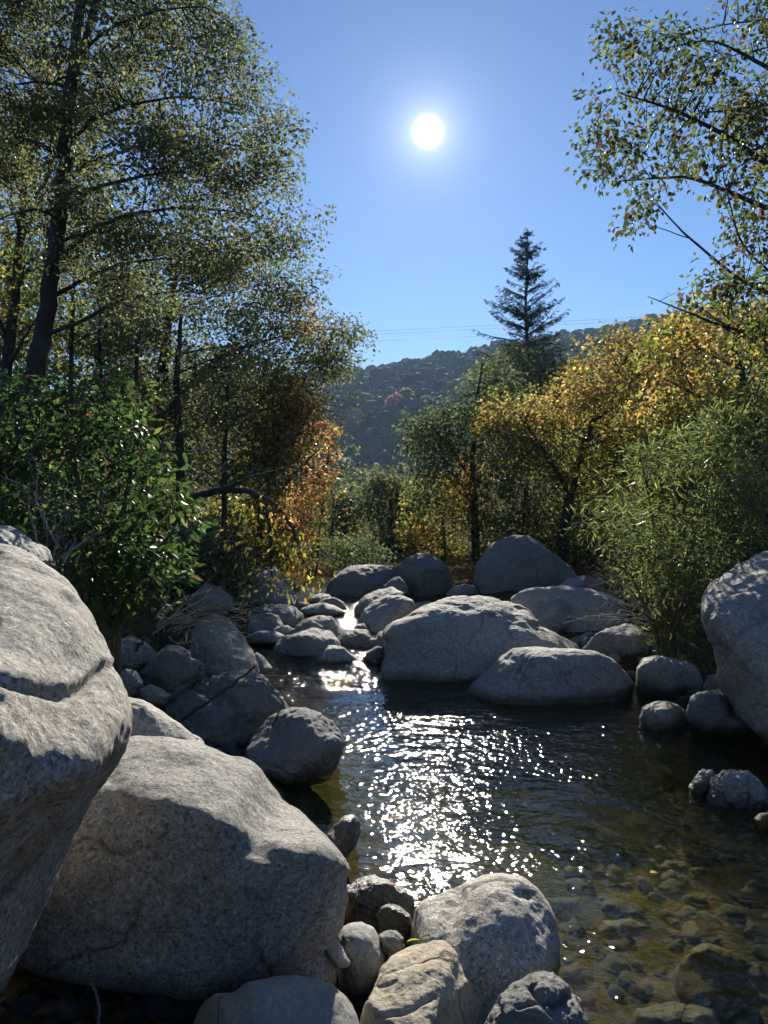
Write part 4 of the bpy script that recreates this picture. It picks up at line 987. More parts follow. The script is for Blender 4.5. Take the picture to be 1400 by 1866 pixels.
tree('leafy_bush', 'dense bright green broad-leaved bush above the huge left boulder', 'bush',
     [[(190, 1120, 5.2, 0.03), (160, 960, 5.2, 0.024), (130, 820, 5.2, 0.016), (120, 720, 5.2, 0.008)], [(200, 1120, 5.3, 0.026, 1), (215, 980, 5.3, 0.02), (240, 860, 5.2, 0.014), (250, 740, 5.2, 0.006)], [(170, 1110, 5.1, 0.022, 1), (100, 960, 5.0, 0.016), (40, 820, 4.9, 0.01), (20, 720, 4.9, 0.005)], [(215, 1125, 5.3, 0.022, 1), (270, 1030, 5.2, 0.016), (320, 960, 5.1, 0.008)], [(150, 1080, 5.4, 0.018, 1), (80, 900, 5.5, 0.012), (60, 780, 5.5, 0.006)]],
     [(-60, 690), (20, 690), (80, 705), (150, 683), (215, 690), (268, 720), (262, 780), (300, 850), (330, 900), (352, 945), (350, 1010), (325, 1090), (260, 1115), (195, 1125), (165, 1070), (150, 1010), (90, 990), (-60, 930)],
     4.5, 6.0, 430, 13, 0.075, 0.44, G_BUSH, 21, nb=46, r0=0.03, cl=0.16, flat=0.6, clump=0.56, cscale=0.5, arch=0.12, attach=0.7, droop=0.35, singles=(BUSH_BL, 300, 0.08), group='shrubs by the stream', br=0.6, bark=M_BARK_STEM)

# --- beyond the slabs, centre
tree('slender_tree', 'pale slender tree with two thin trunks, left of the far thicket', 'tree',
     [[(605, 1060, 27, 0.06), (606, 980, 27, 0.055), (608, 900, 27, 0.03)], [(632, 1060, 27.4, 0.065, 1), (630, 980, 27.4, 0.055), (628, 900, 27.4, 0.03)]],
     [(585, 920), (600, 895), (640, 890), (652, 920), (650, 990), (625, 1010), (590, 990)], 26, 28.6, 90, 34, 0.13, 0.75, G_BLUEGREEN, 31, nb=16, cl=0.45, clump=0.45, mat=M_LEAF_FAR, group='trees beyond the boulders')
tree('slender_tree', 'round green tree standing alone at the stream bend', 'tree',
     [[(716, 1070, 25, 0.09), (717, 1000, 25, 0.08), (715, 930, 25, 0.04)], [(717, 1010, 25, 0.05), (745, 950, 25, 0.03)], [(717, 1005, 25, 0.05), (690, 950, 25, 0.03)]],
     [(652, 920), (680, 870), (710, 856), (745, 870), (775, 930), (770, 1000), (735, 1032), (690, 1040), (655, 1000)], 23.5, 27, 170, 40, 0.13, 0.75, G_ALDER, 32, nb=22, cl=0.45, clump=0.42, mat=M_LEAF_FAR, group='trees beyond the boulders')
tree('autumn_shrub', 'yellow shrub beneath the slender pale trees', 'bush',
     [[(620, 1060, 29, 0.03), (618, 1020, 29, 0.02)]], [(580, 1000), (610, 985), (650, 1000), (655, 1050), (580, 1050)], 28, 30.5, 60, 36, 0.13, 0.75, G_YELLOW, 33, nb=8, cl=0.4, clump=0.3, mat=M_LEAF_FAR, group='autumn shrubs')
tree('autumn_tree', 'small yellow tree behind the round balanced boulder', 'tree',
     [[(815, 1080, 21, 0.06), (812, 1000, 21, 0.05), (805, 920, 21, 0.025)]], [(735, 930), (770, 880), (830, 890), (870, 930), (880, 1010), (860, 1060), (790, 1050), (750, 1010)], 19.5, 22.5, 130, 36, 0.10, 0.78, G_YGREEN, 34, nb=18, cl=0.4, clump=0.45, mat=M_LEAF_FAR, group='autumn trees',
     pal2=G_YELLOW, pal2_poly=[(735, 900), (800, 890), (830, 940), (790, 1010), (800, 1050), (850, 1060), (760, 1050), (740, 990)])
tree('alder_tree', 'tall blue-green alder with a straight dark trunk left of the yellow tree', 'tree',
     [[(868, 1090, 18.5, 0.11), (866, 960, 18.5, 0.10), (860, 850, 18.5, 0.075), (868, 740, 18.5, 0.045), (880, 660, 18.5, 0.02)], [(862, 880, 18.5, 0.05), (820, 810, 18.3, 0.03), (780, 770, 18.2, 0.012)]],
     [(745, 770), (790, 755), (830, 715), (865, 670), (905, 660), (935, 690), (940, 780), (930, 880), (900, 950), (840, 960), (780, 930), (760, 860)], 16.8, 20.2, 300, 30, 0.095, 0.75, G_BLUEGREEN, 35, nb=40, r0=0.1, cl=0.45, clump=0.56, mat=M_LEAF_FAR, group='trees beyond the boulders',
     pal2=[((0.32, 0.2, 0.05), 3), ((0.2, 0.15, 0.04), 3), ((0.12, 0.1, 0.03), 2)], pal2_poly=[(800, 840), (870, 820), (900, 880), (880, 940), (810, 930)])
# --- right bank
tree('dark_thicket_tree', 'dark shady tree behind the tall far boulder', 'tree',
     [[(960, 1080, 17.5, 0.10), (955, 980, 17.5, 0.09), (960, 880, 17.5, 0.05)], [(1030, 1080, 17.8, 0.07, 1), (1035, 960, 17.8, 0.06), (1025, 860, 17.8, 0.03)]],
     [(890, 850), (960, 800), (1050, 810), (1130, 850), (1150, 960), (1140, 1050), (1050, 1060), (900, 1040), (880, 950)], 16.2, 19.5, 220, 32, 0.10, 0.75, G_DARK, 36, nb=24, cl=0.5, clump=0.45, mat=M_LEAF_FAR, group='trees on the right bank')
tree('autumn_tree', 'golden yellow tree on the right bank under the conifer', 'tree',
     [[(1020, 1080, 15, 0.10), (1030, 940, 15, 0.09), (1060, 820, 15, 0.07), (1100, 720, 15, 0.045), (1150, 640, 15, 0.02)], [(1040, 900, 15, 0.05), (990, 820, 14.8, 0.035), (950, 760, 14.6, 0.015)], [(1080, 770, 15, 0.04), (1170, 700, 14.8, 0.025), (1230, 650, 14.7, 0.012)]],
     [(884, 780), (892, 740), (930, 728), (965, 735), (985, 718), (1035, 735), (1030, 680), (1060, 628), (1110, 612), (1170, 622), (1225, 575), (1275, 590), (1270, 720), (1230, 830), (1150, 900), (1050, 890), (960, 870), (905, 830)], 13.4, 16.6, 620, 32, 0.075, 0.8, G_OLIVE, 37, nb=56, r0=0.075, cl=0.38, clump=0.46, arch=0.06, attach=0.3, group='autumn trees',
     pal2=G_YELLOW, pal2_poly=[(880, 790), (885, 730), (1000, 700), (1030, 680), (1060, 620), (1230, 560), (1280, 590), (1260, 690), (1150, 790), (1100, 800), (1050, 790), (1000, 800), (950, 790), (910, 810)])
tree('broadleaf_tree', 'yellow-green leafy tree above the willow at the right edge', 'tree',
     [[(1420, 1080, 10.5, 0.10), (1400, 900, 10.5, 0.085), (1370, 760, 10.5, 0.06), (1340, 640, 10.5, 0.035), (1310, 520, 10.5, 0.012)], [(1385, 820, 10.5, 0.04), (1290, 730, 10.3, 0.025), (1210, 690, 10.2, 0.01)]],
     [(1215, 600), (1290, 540), (1400, 500), (1520, 560), (1520, 950), (1400, 940), (1280, 880), (1180, 830), (1120, 780), (1160, 700)], 9.2, 12, 400, 30, 0.075, 0.75, G_YGREEN, 38, nb=36, r0=0.08, cl=0.32, clump=0.5, pal2=G_YELLOW, pal2_poly=[(1120, 780), (1160, 690), (1220, 590), (1300, 540), (1400, 500), (1420, 620), (1330, 700), (1250, 760), (1180, 820)], singles=(YEL_BL, 200, 0.07), group='trees on the right bank')
tree('dark_thicket_tree', 'shady tree in the background between golden tree and right edge', 'tree',
     [[(1250, 1080, 16.5, 0.12), (1240, 900, 16.5, 0.1), (1250, 760, 16.5, 0.05)], [(1380, 1080, 17, 0.1, 1), (1390, 900, 17, 0.08), (1400, 760, 17, 0.04)]],
     [(1120, 840), (1250, 700), (1450, 640), (1550, 700), (1550, 1050), (1150, 1050)], 15.5, 19.5, 300, 40, 0.12, 0.75, G_DARK, 39, nb=24, cl=0.55, clump=0.25, mat=M_LEAF_FAR, group='trees on the right bank')
# willow bush: long narrow leaves on upright stems
stems = []
rsw = np.random.RandomState(5)
for k, (tx, ty) in enumerate([(1085, 945), (1120, 880), (1165, 820), (1200, 760), (1245, 760), (1295, 715), (1340, 735), (1385, 700), (1420, 780), (1380, 860), (1150, 950), (1230, 850), (1310, 780), (1100, 1010), (1270, 920), (1350, 950)]):
    bx = 1215 + rsw.uniform(-14, 14); Db = 7.3 + rsw.uniform(-0.08, 0.08); Dt = 7.3 + rsw.uniform(-0.7, 0.7)
    st = [(bx, 1190, Db, 0.017), (bx + (tx - bx) * 0.42, 1190 + (ty - 1190) * 0.55, (Db + Dt) / 2, 0.012), (tx, ty, Dt, 0.004)]
    if k: st[0] = st[0] + (1,)
    stems.append(st)
tree('willow_bush', 'feathery green willow bush with narrow leaves beside the huge right boulder', 'bush', stems,
     [(1050, 955), (1090, 920), (1120, 865), (1165, 830), (1200, 790), (1245, 800), (1290, 745), (1340, 770), (1380, 725), (1440, 760), (1450, 1000), (1330, 1010), (1280, 1070), (1262, 1165), (1225, 1180), (1170, 1130), (1155, 1060), (1140, 990), (1090, 980)],
     6.5, 8.1, 400, 25, 0.09, 0.15, G_WILLOW, 40, nb=64, r0=0.02, cl=0.19, flat=0.9, clump=0.64, cscale=0.5, arch=0.05, attach=0.9, droop=0.1, upbias=0.3, bark=M_BARK_STEM, group='shrubs by the stream', br=0.7)
# overhanging tree at the top right
tree('poplar_tree', 'poplar reaching in from the upper right with sparse round leaves and bare twigs', 'tree',
     [[(1640, 1000, 6.6, 0.0816), (1620, 700, 6.6, 0.0680), (1580, 420, 6.6, 0.0578), (1540, 150, 6.6, 0.0408), (1500, -150, 6.6, 0.0204)], [(1600, 520, 6.6, 0.0340), (1440, 330, 6.5, 0.0272), (1330, 250, 6.4, 0.0204), (1230, 200, 6.3, 0.0122), (1130, 170, 6.2, 0.0041)], [(1590, 480, 6.6, 0.0306), (1400, 380, 6.6, 0.0218), (1260, 320, 6.6, 0.0136), (1130, 330, 6.6, 0.0041)],
      [(1610, 640, 6.6, 0.0306), (1480, 560, 6.7, 0.0218), (1360, 520, 6.8, 0.0150), (1240, 420, 6.8, 0.0082), (1180, 350, 6.8, 0.0034)], [(1620, 700, 6.6, 0.0272), (1480, 620, 6.8, 0.0204), (1330, 600, 6.9, 0.0136), (1230, 560, 7.0, 0.0082), (1180, 540, 7.0, 0.0027)], [(1480, 560, 6.7, 0.0136), (1350, 450, 6.6, 0.0095), (1320, 330, 6.5, 0.0054), (1310, 250, 6.5, 0.0027)], [(1560, 300, 6.6, 0.0272), (1430, 140, 6.5, 0.0204), (1300, 70, 6.4, 0.0082), (1200, 90, 6.4, 0.0034)]],
     [(1062, 260), (1075, 175), (1110, 150), (1095, 60), (1150, 20), (1170, 70), (1250, 40), (1300, 60), (1330, -60), (1560, -100), (1600, 300), (1560, 620), (1400, 650), (1330, 600), (1230, 560), (1290, 500), (1340, 440), (1300, 340), (1250, 310), (1210, 370), (1130, 440), (1150, 360), (1085, 350), (1060, 310)],
     5.8, 7.4, 560, 18, 0.052, 0.68, [((0.05, 0.065, 0.022), 4), ((0.08, 0.10, 0.028), 4), ((0.15, 0.18, 0.035), 1.2), ((0.09, 0.05, 0.028), 1.2)], 41, nb=60, r0=0.04, cl=0.16, flat=0.9, clump=0.35, cscale=0.6, arch=0.04, attach=0.1, droop=0.9, upbias=0.3, singles=(POP_BL, 300, 0.058), group='trees on the right bank', br=0.5)

# undergrowth along the banks
for k, (lab, poly, D0, D1, pal, ncl) in enumerate([
        ('low grey-green shrub closing the view where the stream bends away', [(550, 1000), (590, 985), (650, 990), (700, 1005), (700, 1050), (550, 1055)], 16.5, 18.5, G_BLUEGREEN, 80),
        ('low dark shrub under the alders behind the driftwood', [(230, 1010), (300, 960), (420, 970), (450, 1040), (400, 1090), (240, 1090)], 9.6, 11.6, G_DARK, 110),
        ('shaded shrub between the leafy bush and the leaning alder', [(-60, 820), (120, 800), (240, 860), (280, 960), (200, 1020), (-60, 1000)], 7.0, 8.6, G_ALDER, 80),
        ('low shrub with mixed leaves at the foot of the far thicket', [(880, 960), (960, 910), (1090, 900), (1150, 960), (1150, 1060), (1000, 1080), (875, 1070)], 14.6, 16.2, G_DARK, 190),
        ('olive shrub behind the willow bush on the right bank', [(1120, 950), (1250, 880), (1420, 860), (1450, 1040), (1130, 1060)], 9.0, 10.4, G_OLIVE, 130)]):
    cx_, cy_ = np.mean(poly, axis=0); yb = max(q[1] for q in poly)
    tree('low_shrub', lab, 'bush', [[(cx_, yb - 10, (D0 + D1) / 2, 0.03), (cx_ + 10, cy_, (D0 + D1) / 2, 0.015)]], poly, D0, D1, ncl, 36, 0.08, 0.7, pal, 60 + k, nb=16, r0=0.03, cl=0.32, clump=0.25, group='undergrowth on the banks', mat=M_LEAF_FAR if D0 > 12 else M_LEAF)

# --- conifer
def conifer(px, py_top, py_base, D):
    rs = np.random.RandomState(77)
    top = P(px, py_top, D); base = P(px, py_base, D)
    gz = float(ground_z(base[0], base[1], False)); org = np.array((base[0], base[1], gz))
    root = empty('conifer_tree', org)
    tag(root, 'tall dark conifer with ragged drooping boughs rising above the hill skyline', 'tree', 'trees on the right bank')
    hgt = top[2] - gz
    t = Geo(); zz = np.linspace(0, hgt, 30)
    t.tube(np.stack((0.05 * np.sin(zz), 0 * zz, zz), -1), 0.19 * (1 - zz / hgt) ** 0.9 + 0.012, 8)
    nd = Geo()
    nv = []
    for k in range(210):
        f = rs.uniform(0.0, 1) ** 1.15
        z = hgt * (0.30 + 0.69 * f)
        az = rs.uniform(0, 2 * np.pi)
        ln = (0.16 + 3.1 * (1 - f) ** 0.8) * rs.uniform(0.35, 1.3)
        d = np.array((math.cos(az), math.sin(az), 0))
        n = 9; s = np.linspace(0, 1, n)[:, None]
        path = np.array((0, 0, z)) + d * ln * s + np.array((0, 0, 1)) * (ln * ((0.75 if f > 0.45 else 0.42) * s - 0.42 * s ** 2 + 0.26 * s ** 4))
        t.tube(path, np.linspace(0.02 + 0.012 * ln, 0.006, n), 4)
        side = np.cross(d, (0, 0, 1))
        m = int(9 + ln * 10)
        for q in range(m):
            sp = rs.uniform(0.1, 1)
            b0 = np.array([np.interp(sp, s[:, 0], path[:, i]) for i in range(3)])
            sl = (0.12 + 0.30 * ln * (1 - sp) ** 0.7 * 0.6) * rs.uniform(0.6, 1.2)
            dr = unit(d * 0.75 + side * rs.choice((-1, 1)) * rs.uniform(0.4, 1) + np.array((0, 0, rs.uniform(-0.45, 0.1))))
            kk = int(5 + sl * 16)
            ps = b0 + dr * sl * rs.uniform(0, 1, (kk, 1)) + rs.normal(0, 0.015, (kk, 3))
            nv.append((ps, np.repeat(dr[None], kk, 0)))
    lead = np.stack((rs.normal(0, 0.05, 260), rs.normal(0, 0.05, 260), hgt * rs.uniform(0.9, 1.0, 260)), -1)
    nv.append((lead, unit(lead * np.array((1, 1, 0)) + np.array((0, 0, 0.08)))))
    pos = np.concatenate([q[0] for q in nv]); ax = np.concatenate([q[1] for q in nv])
    V, Fc = leaves(pos, 0.13, 0.2, rs, 0.15, 0.4, axis=ax * 1.2)
    c = pick([((0.022, 0.04, 0.02), 3), ((0.03, 0.05, 0.024), 3), ((0.045, 0.06, 0.03), 1)], len(pos), rs)
    link('trunk', t.mesh('trunk', M_BARK, True), root)
    cr = link('crown', mesh_from('crown', V, [Fc], M_NEEDLE, np.repeat(c, 2, axis=0)), root); cr['kind'] = 'stuff'
conifer(960, 418, 1000, 40)
tree('broadleaf_tree', 'dark green tree at the foot of the tall conifer', 'tree',
     [[(930, 1050, 34, 0.16), (932, 900, 34, 0.14), (935, 760, 34, 0.06)]], [(872, 700), (900, 650), (960, 640), (1010, 650), (1050, 690), (1060, 800), (1000, 850), (890, 840)], 31, 37, 210, 40, 0.2, 0.75, G_DARK, 71, nb=18, cl=0.85, clump=0.3, mat=M_LEAF_FAR, group='trees on the right bank')
for k, (lab, poly, D0, D1, pal) in enumerate([
        ('dusky green tree in the valley gap left of the round green tree', [(560, 900), (600, 860), (640, 850), (670, 900), (670, 1000), (560, 1000)], 40, 46, G_BLUEGREEN),
        ('bushy grey-green tree in the valley gap under the blue-green alder', [(690, 890), (740, 830), (790, 820), (820, 880), (810, 1000), (690, 1000)], 36, 42, G_BLUEGREEN),
        ('large shaded tree behind the thicket on the right bank', [(1000, 700), (1100, 640), (1250, 620), (1400, 600), (1500, 700), (1500, 950), (1000, 950)], 26, 33, G_OLIVE),
        ('large shaded tree behind the alders on the left bank', [(-200, 560), (100, 540), (300, 600), (480, 700), (500, 900), (450, 1000), (-200, 1000)], 22, 28, G_OLIVE),
        ('tall leafy tree far behind the leaning alder at the left', [(-200, 250), (0, 230), (130, 330), (180, 480), (160, 640), (-200, 640)], 20, 24, G_ALDER)]):
    cx_, cy_ = np.mean(poly, axis=0); Dm = (D0 + D1) / 2
    sz = Dm / 22
    area = (max(q[0] for q in poly) - min(q[0] for q in poly)) * (max(q[1] for q in poly) - min(q[1] for q in poly))
    tree('broadleaf_tree', lab, 'tree', [[(cx_, 1050, Dm, 0.16), (cx_, 930, Dm, 0.14), (cx_ + 5, cy_, Dm, 0.06)]], poly, D0, D1, int(area / 520), 28, 0.13 * sz, 0.75, pal, 80 + k, nb=20, cl=0.6 * sz, clump=0.35, mat=M_LEAF_FAR, group='trees behind the stream banks')

# ------------------------------------------------------------------ wooded hill
def hill_wood():
    rs = np.random.RandomState(3)
    V1, F1 = ICO[2]
    g = Geo()
    n = 0
    pts = []
    Y = 150.0
    while Y < 505:
        step = 4.4 + (Y - 150) * 0.004
        xs_ = np.arange(-0.30 * Y, 0.62 * Y, step)
        xs_ = xs_ + rs.uniform(-1.8, 1.8, len(xs_))
        ys_ = Y + rs.uniform(-2.2, 2.2, len(xs_))
        pts.append(np.stack((xs_, ys_), -1)); Y += step * 1.25
    pts = np.concatenate(pts)
    zz = ground_z(pts[:, 0], pts[:, 1], False)
    pal = [((0.06, 0.085, 0.03), 5), ((0.075, 0.105, 0.035), 4), ((0.10, 0.11, 0.04), 2), ((0.15, 0.12, 0.04), 1.2), ((0.20, 0.12, 0.04), 0.4), ((0.04, 0.055, 0.02), 3)]
    cols = pick(pal, len(pts), rs, 0.25)
    patch = fbm(np.stack((pts[:, 0] / 30, pts[:, 1] / 30, 0 * pts[:, 0]), -1), 3)
    cols = cols * (1 + 0.7 * np.clip(patch, -0.6, 0.6))[:, None]
    aut = patch + rs.normal(0, 0.12, len(pts)) > 0.33
    cols[aut] = pick([((0.17, 0.14, 0.05), 3), ((0.13, 0.13, 0.045), 3), ((0.2, 0.11, 0.05), 1)], int(aut.sum()), rs)
    lump = [V1 * (1 + 0.45 * fbm(V1 * 2.1 + 11 * k, 3))[:, None] for k in range(8)]
    for k, (x, y) in enumerate(pts):
        r = rs.choice((1.6, 2.2, 2.6, 3.2, 4.2)) * rs.uniform(0.85, 1.15)
        v = lump[k % 8]
        a = rs.uniform(0, 6.28); ca, sa = math.cos(a), math.sin(a)
        v = v * np.array((r, r, r * rs.uniform(0.9, 1.35)))
        v = np.stack((v[:, 0] * ca - v[:, 1] * sa, v[:, 0] * sa + v[:, 1] * ca, v[:, 2]), -1) + np.array((x, y, zz[k] + r * 0.75))
        keep = F1
        cj = cols[k] * rs.uniform(0.8, 1.2, (len(keep), 1))
        g.add(v, keep, cj)
    o = link('hill_wood', g.mesh('hill_wood', M_LEAF_FAR))
    tag(o, 'dense dark green wood covering the far hillside', 'wood', kind='stuff')
hill_wood()
def far_tree(lab, px, py, D, r, pal, seed):
    rs = np.random.RandomState(seed)
    c = P(px, py, D); gz = float(ground_z(c[0], c[1], False))
    root = empty('hillside_tree', (c[0], c[1], gz)); tag(root, lab, 'tree', 'trees standing out on the hillside')
    t = Geo(); t.tube(np.array([(0, 0, -0.5), (0.1, 0, (c[2] - gz) * 0.5), (0, 0, c[2] - gz)]), [0.35, 0.28, 0.1], 6)
    link('trunk', t.mesh('trunk', M_BARK, True), root)
    p = rs.normal(size=(900, 3)); p = unit(p) * (rs.uniform(0.5, 1, (900, 1)) ** 0.5) * (1 + 0.3 * fbm(unit(p) * 2, 2))[:, None] * np.array((r, r, r * 0.85))
    V, Fc = leaves(p + np.array((0, 0, c[2] - gz)), 1.0, 0.8, rs, 0.2, 0.5)
    cr = link('crown', mesh_from('crown', V, [Fc], M_LEAF_FAR, np.repeat(pick(pal, 900, rs), 2, axis=0)), root); cr['kind'] = 'stuff'
far_tree('red-leaved tree standing out on the far hillside', 722, 735, 292, 4.2, [((0.30, 0.12, 0.08), 3), ((0.26, 0.14, 0.08), 2)], 1)
far_tree('pale green round tree beside the red one on the hillside', 741, 720, 300, 2.8, [((0.14, 0.16, 0.05), 3)], 2)
far_tree('pale green tree lower right of the red one on the hillside', 778, 733, 292, 2.6, [((0.11, 0.14, 0.05), 3)], 3)
far_tree('olive tree standing out low on the shaded hillside', 680, 792, 262, 2.3, [((0.12, 0.13, 0.045), 3)], 4)

# ------------------------------------------------------------------ power lines
M_WIRE, nt_ = newmat('power_cable'); N_ = NT(nt_)
N_('OutputMaterial', inp={'Surface': N_('BsdfPrincipled', inp={'Base Color': (0.25, 0.27, 0.3, 1), 'Roughness': 0.5, 'Metallic': 0.6}).outputs[0]})
for lab, a, b_, D in (('highest thin power cable crossing above the hill', (-300, 640), (1900, 528), 150), ('middle thin power cable crossing above the hill', (-300, 646), (1900, 534), 151), ('lowest thin power cable crossing above the hill', (-300, 657), (1900, 548), 152)):
    A, B = P(*a, D), P(*b_, D + 30)
    t = np.linspace(0, 1, 40)[:, None]
    path = A * (1 - t) + B * t - np.array((0, 0, 1)) * 4 * 1.6 * t * (1 - t)
    w = Geo(); w.tube(path, 0.028, 4)
    tag(link('power_cable', w.mesh('power_cable', M_WIRE, True)), lab, 'cable', 'power cables over the valley')

# ------------------------------------------------------------------ driftwood, sticks, pebbles, fallen leaves
def stick(lab, pts, r0, r1, name='stick', seed=0, bark=None, twigs=0, group='loose sticks on the rocks'):
    rs = np.random.RandomState(seed)
    pts = np.array([P(*q) for q in pts]); org = pts[0].copy()
    s = np.linspace(0, len(pts) - 1, len(pts) * 5)
    pp = np.stack([np.interp(s, np.arange(len(pts)), pts[:, i]) for i in range(3)], -1)
    pp += rs.normal(0, r0 * 0.35, pp.shape)
    g = Geo(); g.tube(pp - org, np.linspace(r0, r1, len(pp)), 6)
    root = link(name, g.mesh(name, bark or M_BARK, True), loc=org)
    tag(root, lab, 'stick', group)
    for k in range(twigs):
        i = rs.randint(2, len(pp)); ln = rs.uniform(0.08, 0.3)
        d = unit(pp[min(i + 1, len(pp) - 1)] - pp[i - 1] + rs.normal(0, 0.4, 3) * np.linalg.norm(pp[i] - pp[i - 1]) * 2)
        q = Geo(); tp = wobble(pp[i] + d * ln * np.linspace(0, 1, 5)[:, None], 0.02, rs)
        q.tube(tp - org, np.linspace(max(r1, 0.003), 0.0012, 5), 4)
        link('twig', q.mesh('twig', bark or M_BARK, True), root)
    return root
stick('dark stick leaning diagonally across the broad split boulder', [(328, 1312, 4.95), (375, 1282, 4.9), (420, 1252, 4.9), (465, 1215, 4.95)], 0.012, 0.009, seed=1)
stick('thin stick pointing out over the cascade from the split boulder', [(445, 1222, 5.6), (490, 1232, 5.9), (545, 1233, 6.2)], 0.008, 0.004, seed=2)
stick('pale bent twig standing in the dark hollow at the bottom left', [(180, 1870, 2.2), (181, 1835, 2.2), (176, 1805, 2.2), (166, 1790, 2.2)], 0.005, 0.003, seed=3, bark=M_BARK_PALE)
stick('slanting dark stick on the lumpy stone under the bush', [(232, 1212, 5.7), (245, 1190, 5.7), (262, 1165, 5.75)], 0.016, 0.01, seed=4)
stick('pale bent root hooked over the rounded dark boulder', [(350, 1165, 5.5), (360, 1176, 5.45), (358, 1192, 5.4)], 0.008, 0.006, seed=5, bark=M_BARK_PALE)
stick('short dark stick on top of the dark humped boulder', [(497, 1322, 4.5), (504, 1306, 4.5), (510, 1296, 4.55)], 0.008, 0.005, seed=6)
def tangle(lab, start, targets, D, seed, n, group, r=0.009, spread=0.3):
    rs = np.random.RandomState(seed)
    org = P(*start, D); root = empty('driftwood_tangle', org); tag(root, lab, 'driftwood', group)
    for k in range(n):
        tx, ty = targets[rs.randint(len(targets))]
        A = P(start[0] + rs.normal(0, 14), start[1] + rs.normal(0, 10), D + rs.normal(0, 0.15))
        B = P(tx + rs.normal(0, 20), ty + rs.normal(0, 16), D + rs.normal(0, spread))
        m = (A + B) / 2 + rs.normal(0, 0.07, 3) + np.array((0, 0, 0.05))
        path = wobble(bez(A, m, B, 9), 0.025, rs)
        g = Geo(); g.tube(path - org, np.linspace(r * rs.uniform(0.5, 1.1), 0.002, 9), 5)
        o = link('branch', g.mesh('branch', M_BARK_PALE if rs.rand() < 0.7 else M_BARK, True), root)
        q = Geo()
        for _ in range(4):
            i = rs.randint(3, 9); d = unit(rs.normal(0, 1, 3) * np.array((1, 0.7, 0.7)) + unit(B - A)); ln = rs.uniform(0.08, 0.28)
            q.tube(wobble(path[i] + d * ln * np.linspace(0, 1, 5)[:, None], 0.02, rs) - org, np.linspace(0.003, 0.0012, 5), 3)
        link('twig', q.mesh('twig', M_BARK_PALE, True), o)['kind'] = 'stuff'
tangle('tangle of pale driftwood twigs over the left bank boulders', (300, 1140), [(440, 1105), (430, 1085), (455, 1130), (380, 1090), (400, 1150), (450, 1115), (420, 1130), (340, 1080)], 5.7, 4, 22, 'driftwood')
tangle('tangle of pale dead twigs at the left foot of the willow bush', (1190, 1130), [(1050, 1065), (1070, 1100), (1090, 1050), (1110, 1080), (1060, 1120), (1120, 1060), (1100, 1130)], 7.2, 5, 22, 'driftwood')
tangle('shaded dead stems under the leafy bush at the left', (100, 1020), [(40, 930), (90, 900), (130, 920), (160, 950), (20, 960), (70, 870)], 4.6, 6, 16, 'driftwood')

def pebble_mesh(seed, mat, amp=0.14, p=9, npl=11):
    V, Fc = ICO[2]
    rr = np.random.RandomState(seed + 500)
    pl = unit(rr.normal(size=(npl, 3))); q = (np.maximum(0, V @ pl.T) / rr.uniform(0.7, 1.1, npl))
    V = V * np.clip((q ** p).sum(axis=1) ** (-1 / p), 0.5, 1.5)[:, None]
    v = V * (1 + amp * 2 * fbm(V * 1.3 + seed * 7.1, 2))[:, None] * np.array((1, 0.8, 0.6))
    return mesh_from('pebble', v, [Fc], mat, smooth=True)
PEB = [pebble_mesh(k, (M_ROCK_FINE, M_ROCK_DARK, M_ROCK_WET, M_ROCK_GREY)[k % 4]) for k in range(8)]
rs = np.random.RandomState(12)
def scatter(label, poly, D0, D1, n, s0, s1, meshes, name, cat, group, zoff=0.3):
    k = 0
    poly = np.asarray(poly, float)
    while k < n:
        q = rs.uniform(poly.min(0), poly.max(0), (1, 2))
        if not in_poly(q, poly)[0]: continue
        # follow the view ray until it meets the ground
        Ds = np.linspace(D0, D1, 120)
        pts = np.stack([P(q[0, 0], q[0, 1], d) for d in Ds])
        gz = ground_z(pts[:, 0], pts[:, 1])
        hit = np.nonzero(pts[:, 2] <= gz)[0]
        if not len(hit):
            k += 0.2; continue
        i = hit[0]; s = rs.uniform(s0, s1)
        o = link(name, meshes[rs.randint(len(meshes))], loc=(pts[i, 0], pts[i, 1], gz[i] + s * zoff))
        o.scale = (s, s * rs.uniform(0.7, 1.1), s * rs.uniform(0.6, 1.1)); o.rotation_euler = (rs.normal(0, 0.3), rs.normal(0, 0.3), rs.uniform(0, 6.28))
        tag(o, label, cat, group)
        k += 1
scatter('dark pebble on the gravelly left shore below the split boulder', [(330, 1320), (400, 1310), (470, 1335), (460, 1390), (380, 1370)], 4.0, 7.0, 46, 0.018, 0.05, PEB, 'pebble', 'pebble', 'pebbles on the left shore')
scatter('small stone in the dark hollow at the bottom left', [(20, 1780), (340, 1800), (360, 1866), (0, 1866)], 1.6, 3.2, 14, 0.02, 0.06, [PEB[1], PEB[5]], 'pebble', 'pebble', 'stones in the dark hollow')
scatter('small stone in the crevices among the near shore stones', [(600, 1690), (760, 1700), (900, 1830), (640, 1840)], 2.0, 3.4, 40, 0.015, 0.04, PEB, 'pebble', 'pebble', 'pebbles among the near stones')
SUBP = [pebble_mesh(k + 20, (M_ROCK_SUB, M_ROCK_SUB3, M_ROCK_SUB, M_ROCK_SUB2, M_ROCK_SUB3, M_ROCK_SUB)[k]) for k in range(6)]
scatter('brown stone on the bed seen through the clear water', [(1030, 1580), (1400, 1500), (1400, 1866), (1060, 1866), (1000, 1700)], 2.0, 6.0, 100, 0.02, 0.075, SUBP, 'bed_stone', 'stone', 'stones on the stream bed', 0.15)
scatter('olive stone on the bed at the middle of the pool', [(900, 1330), (1250, 1330), (1380, 1480), (1000, 1560), (800, 1420)], 3.5, 9.0, 60, 0.04, 0.16, SUBP, 'bed_stone', 'stone', 'stones on the stream bed', 0.1)
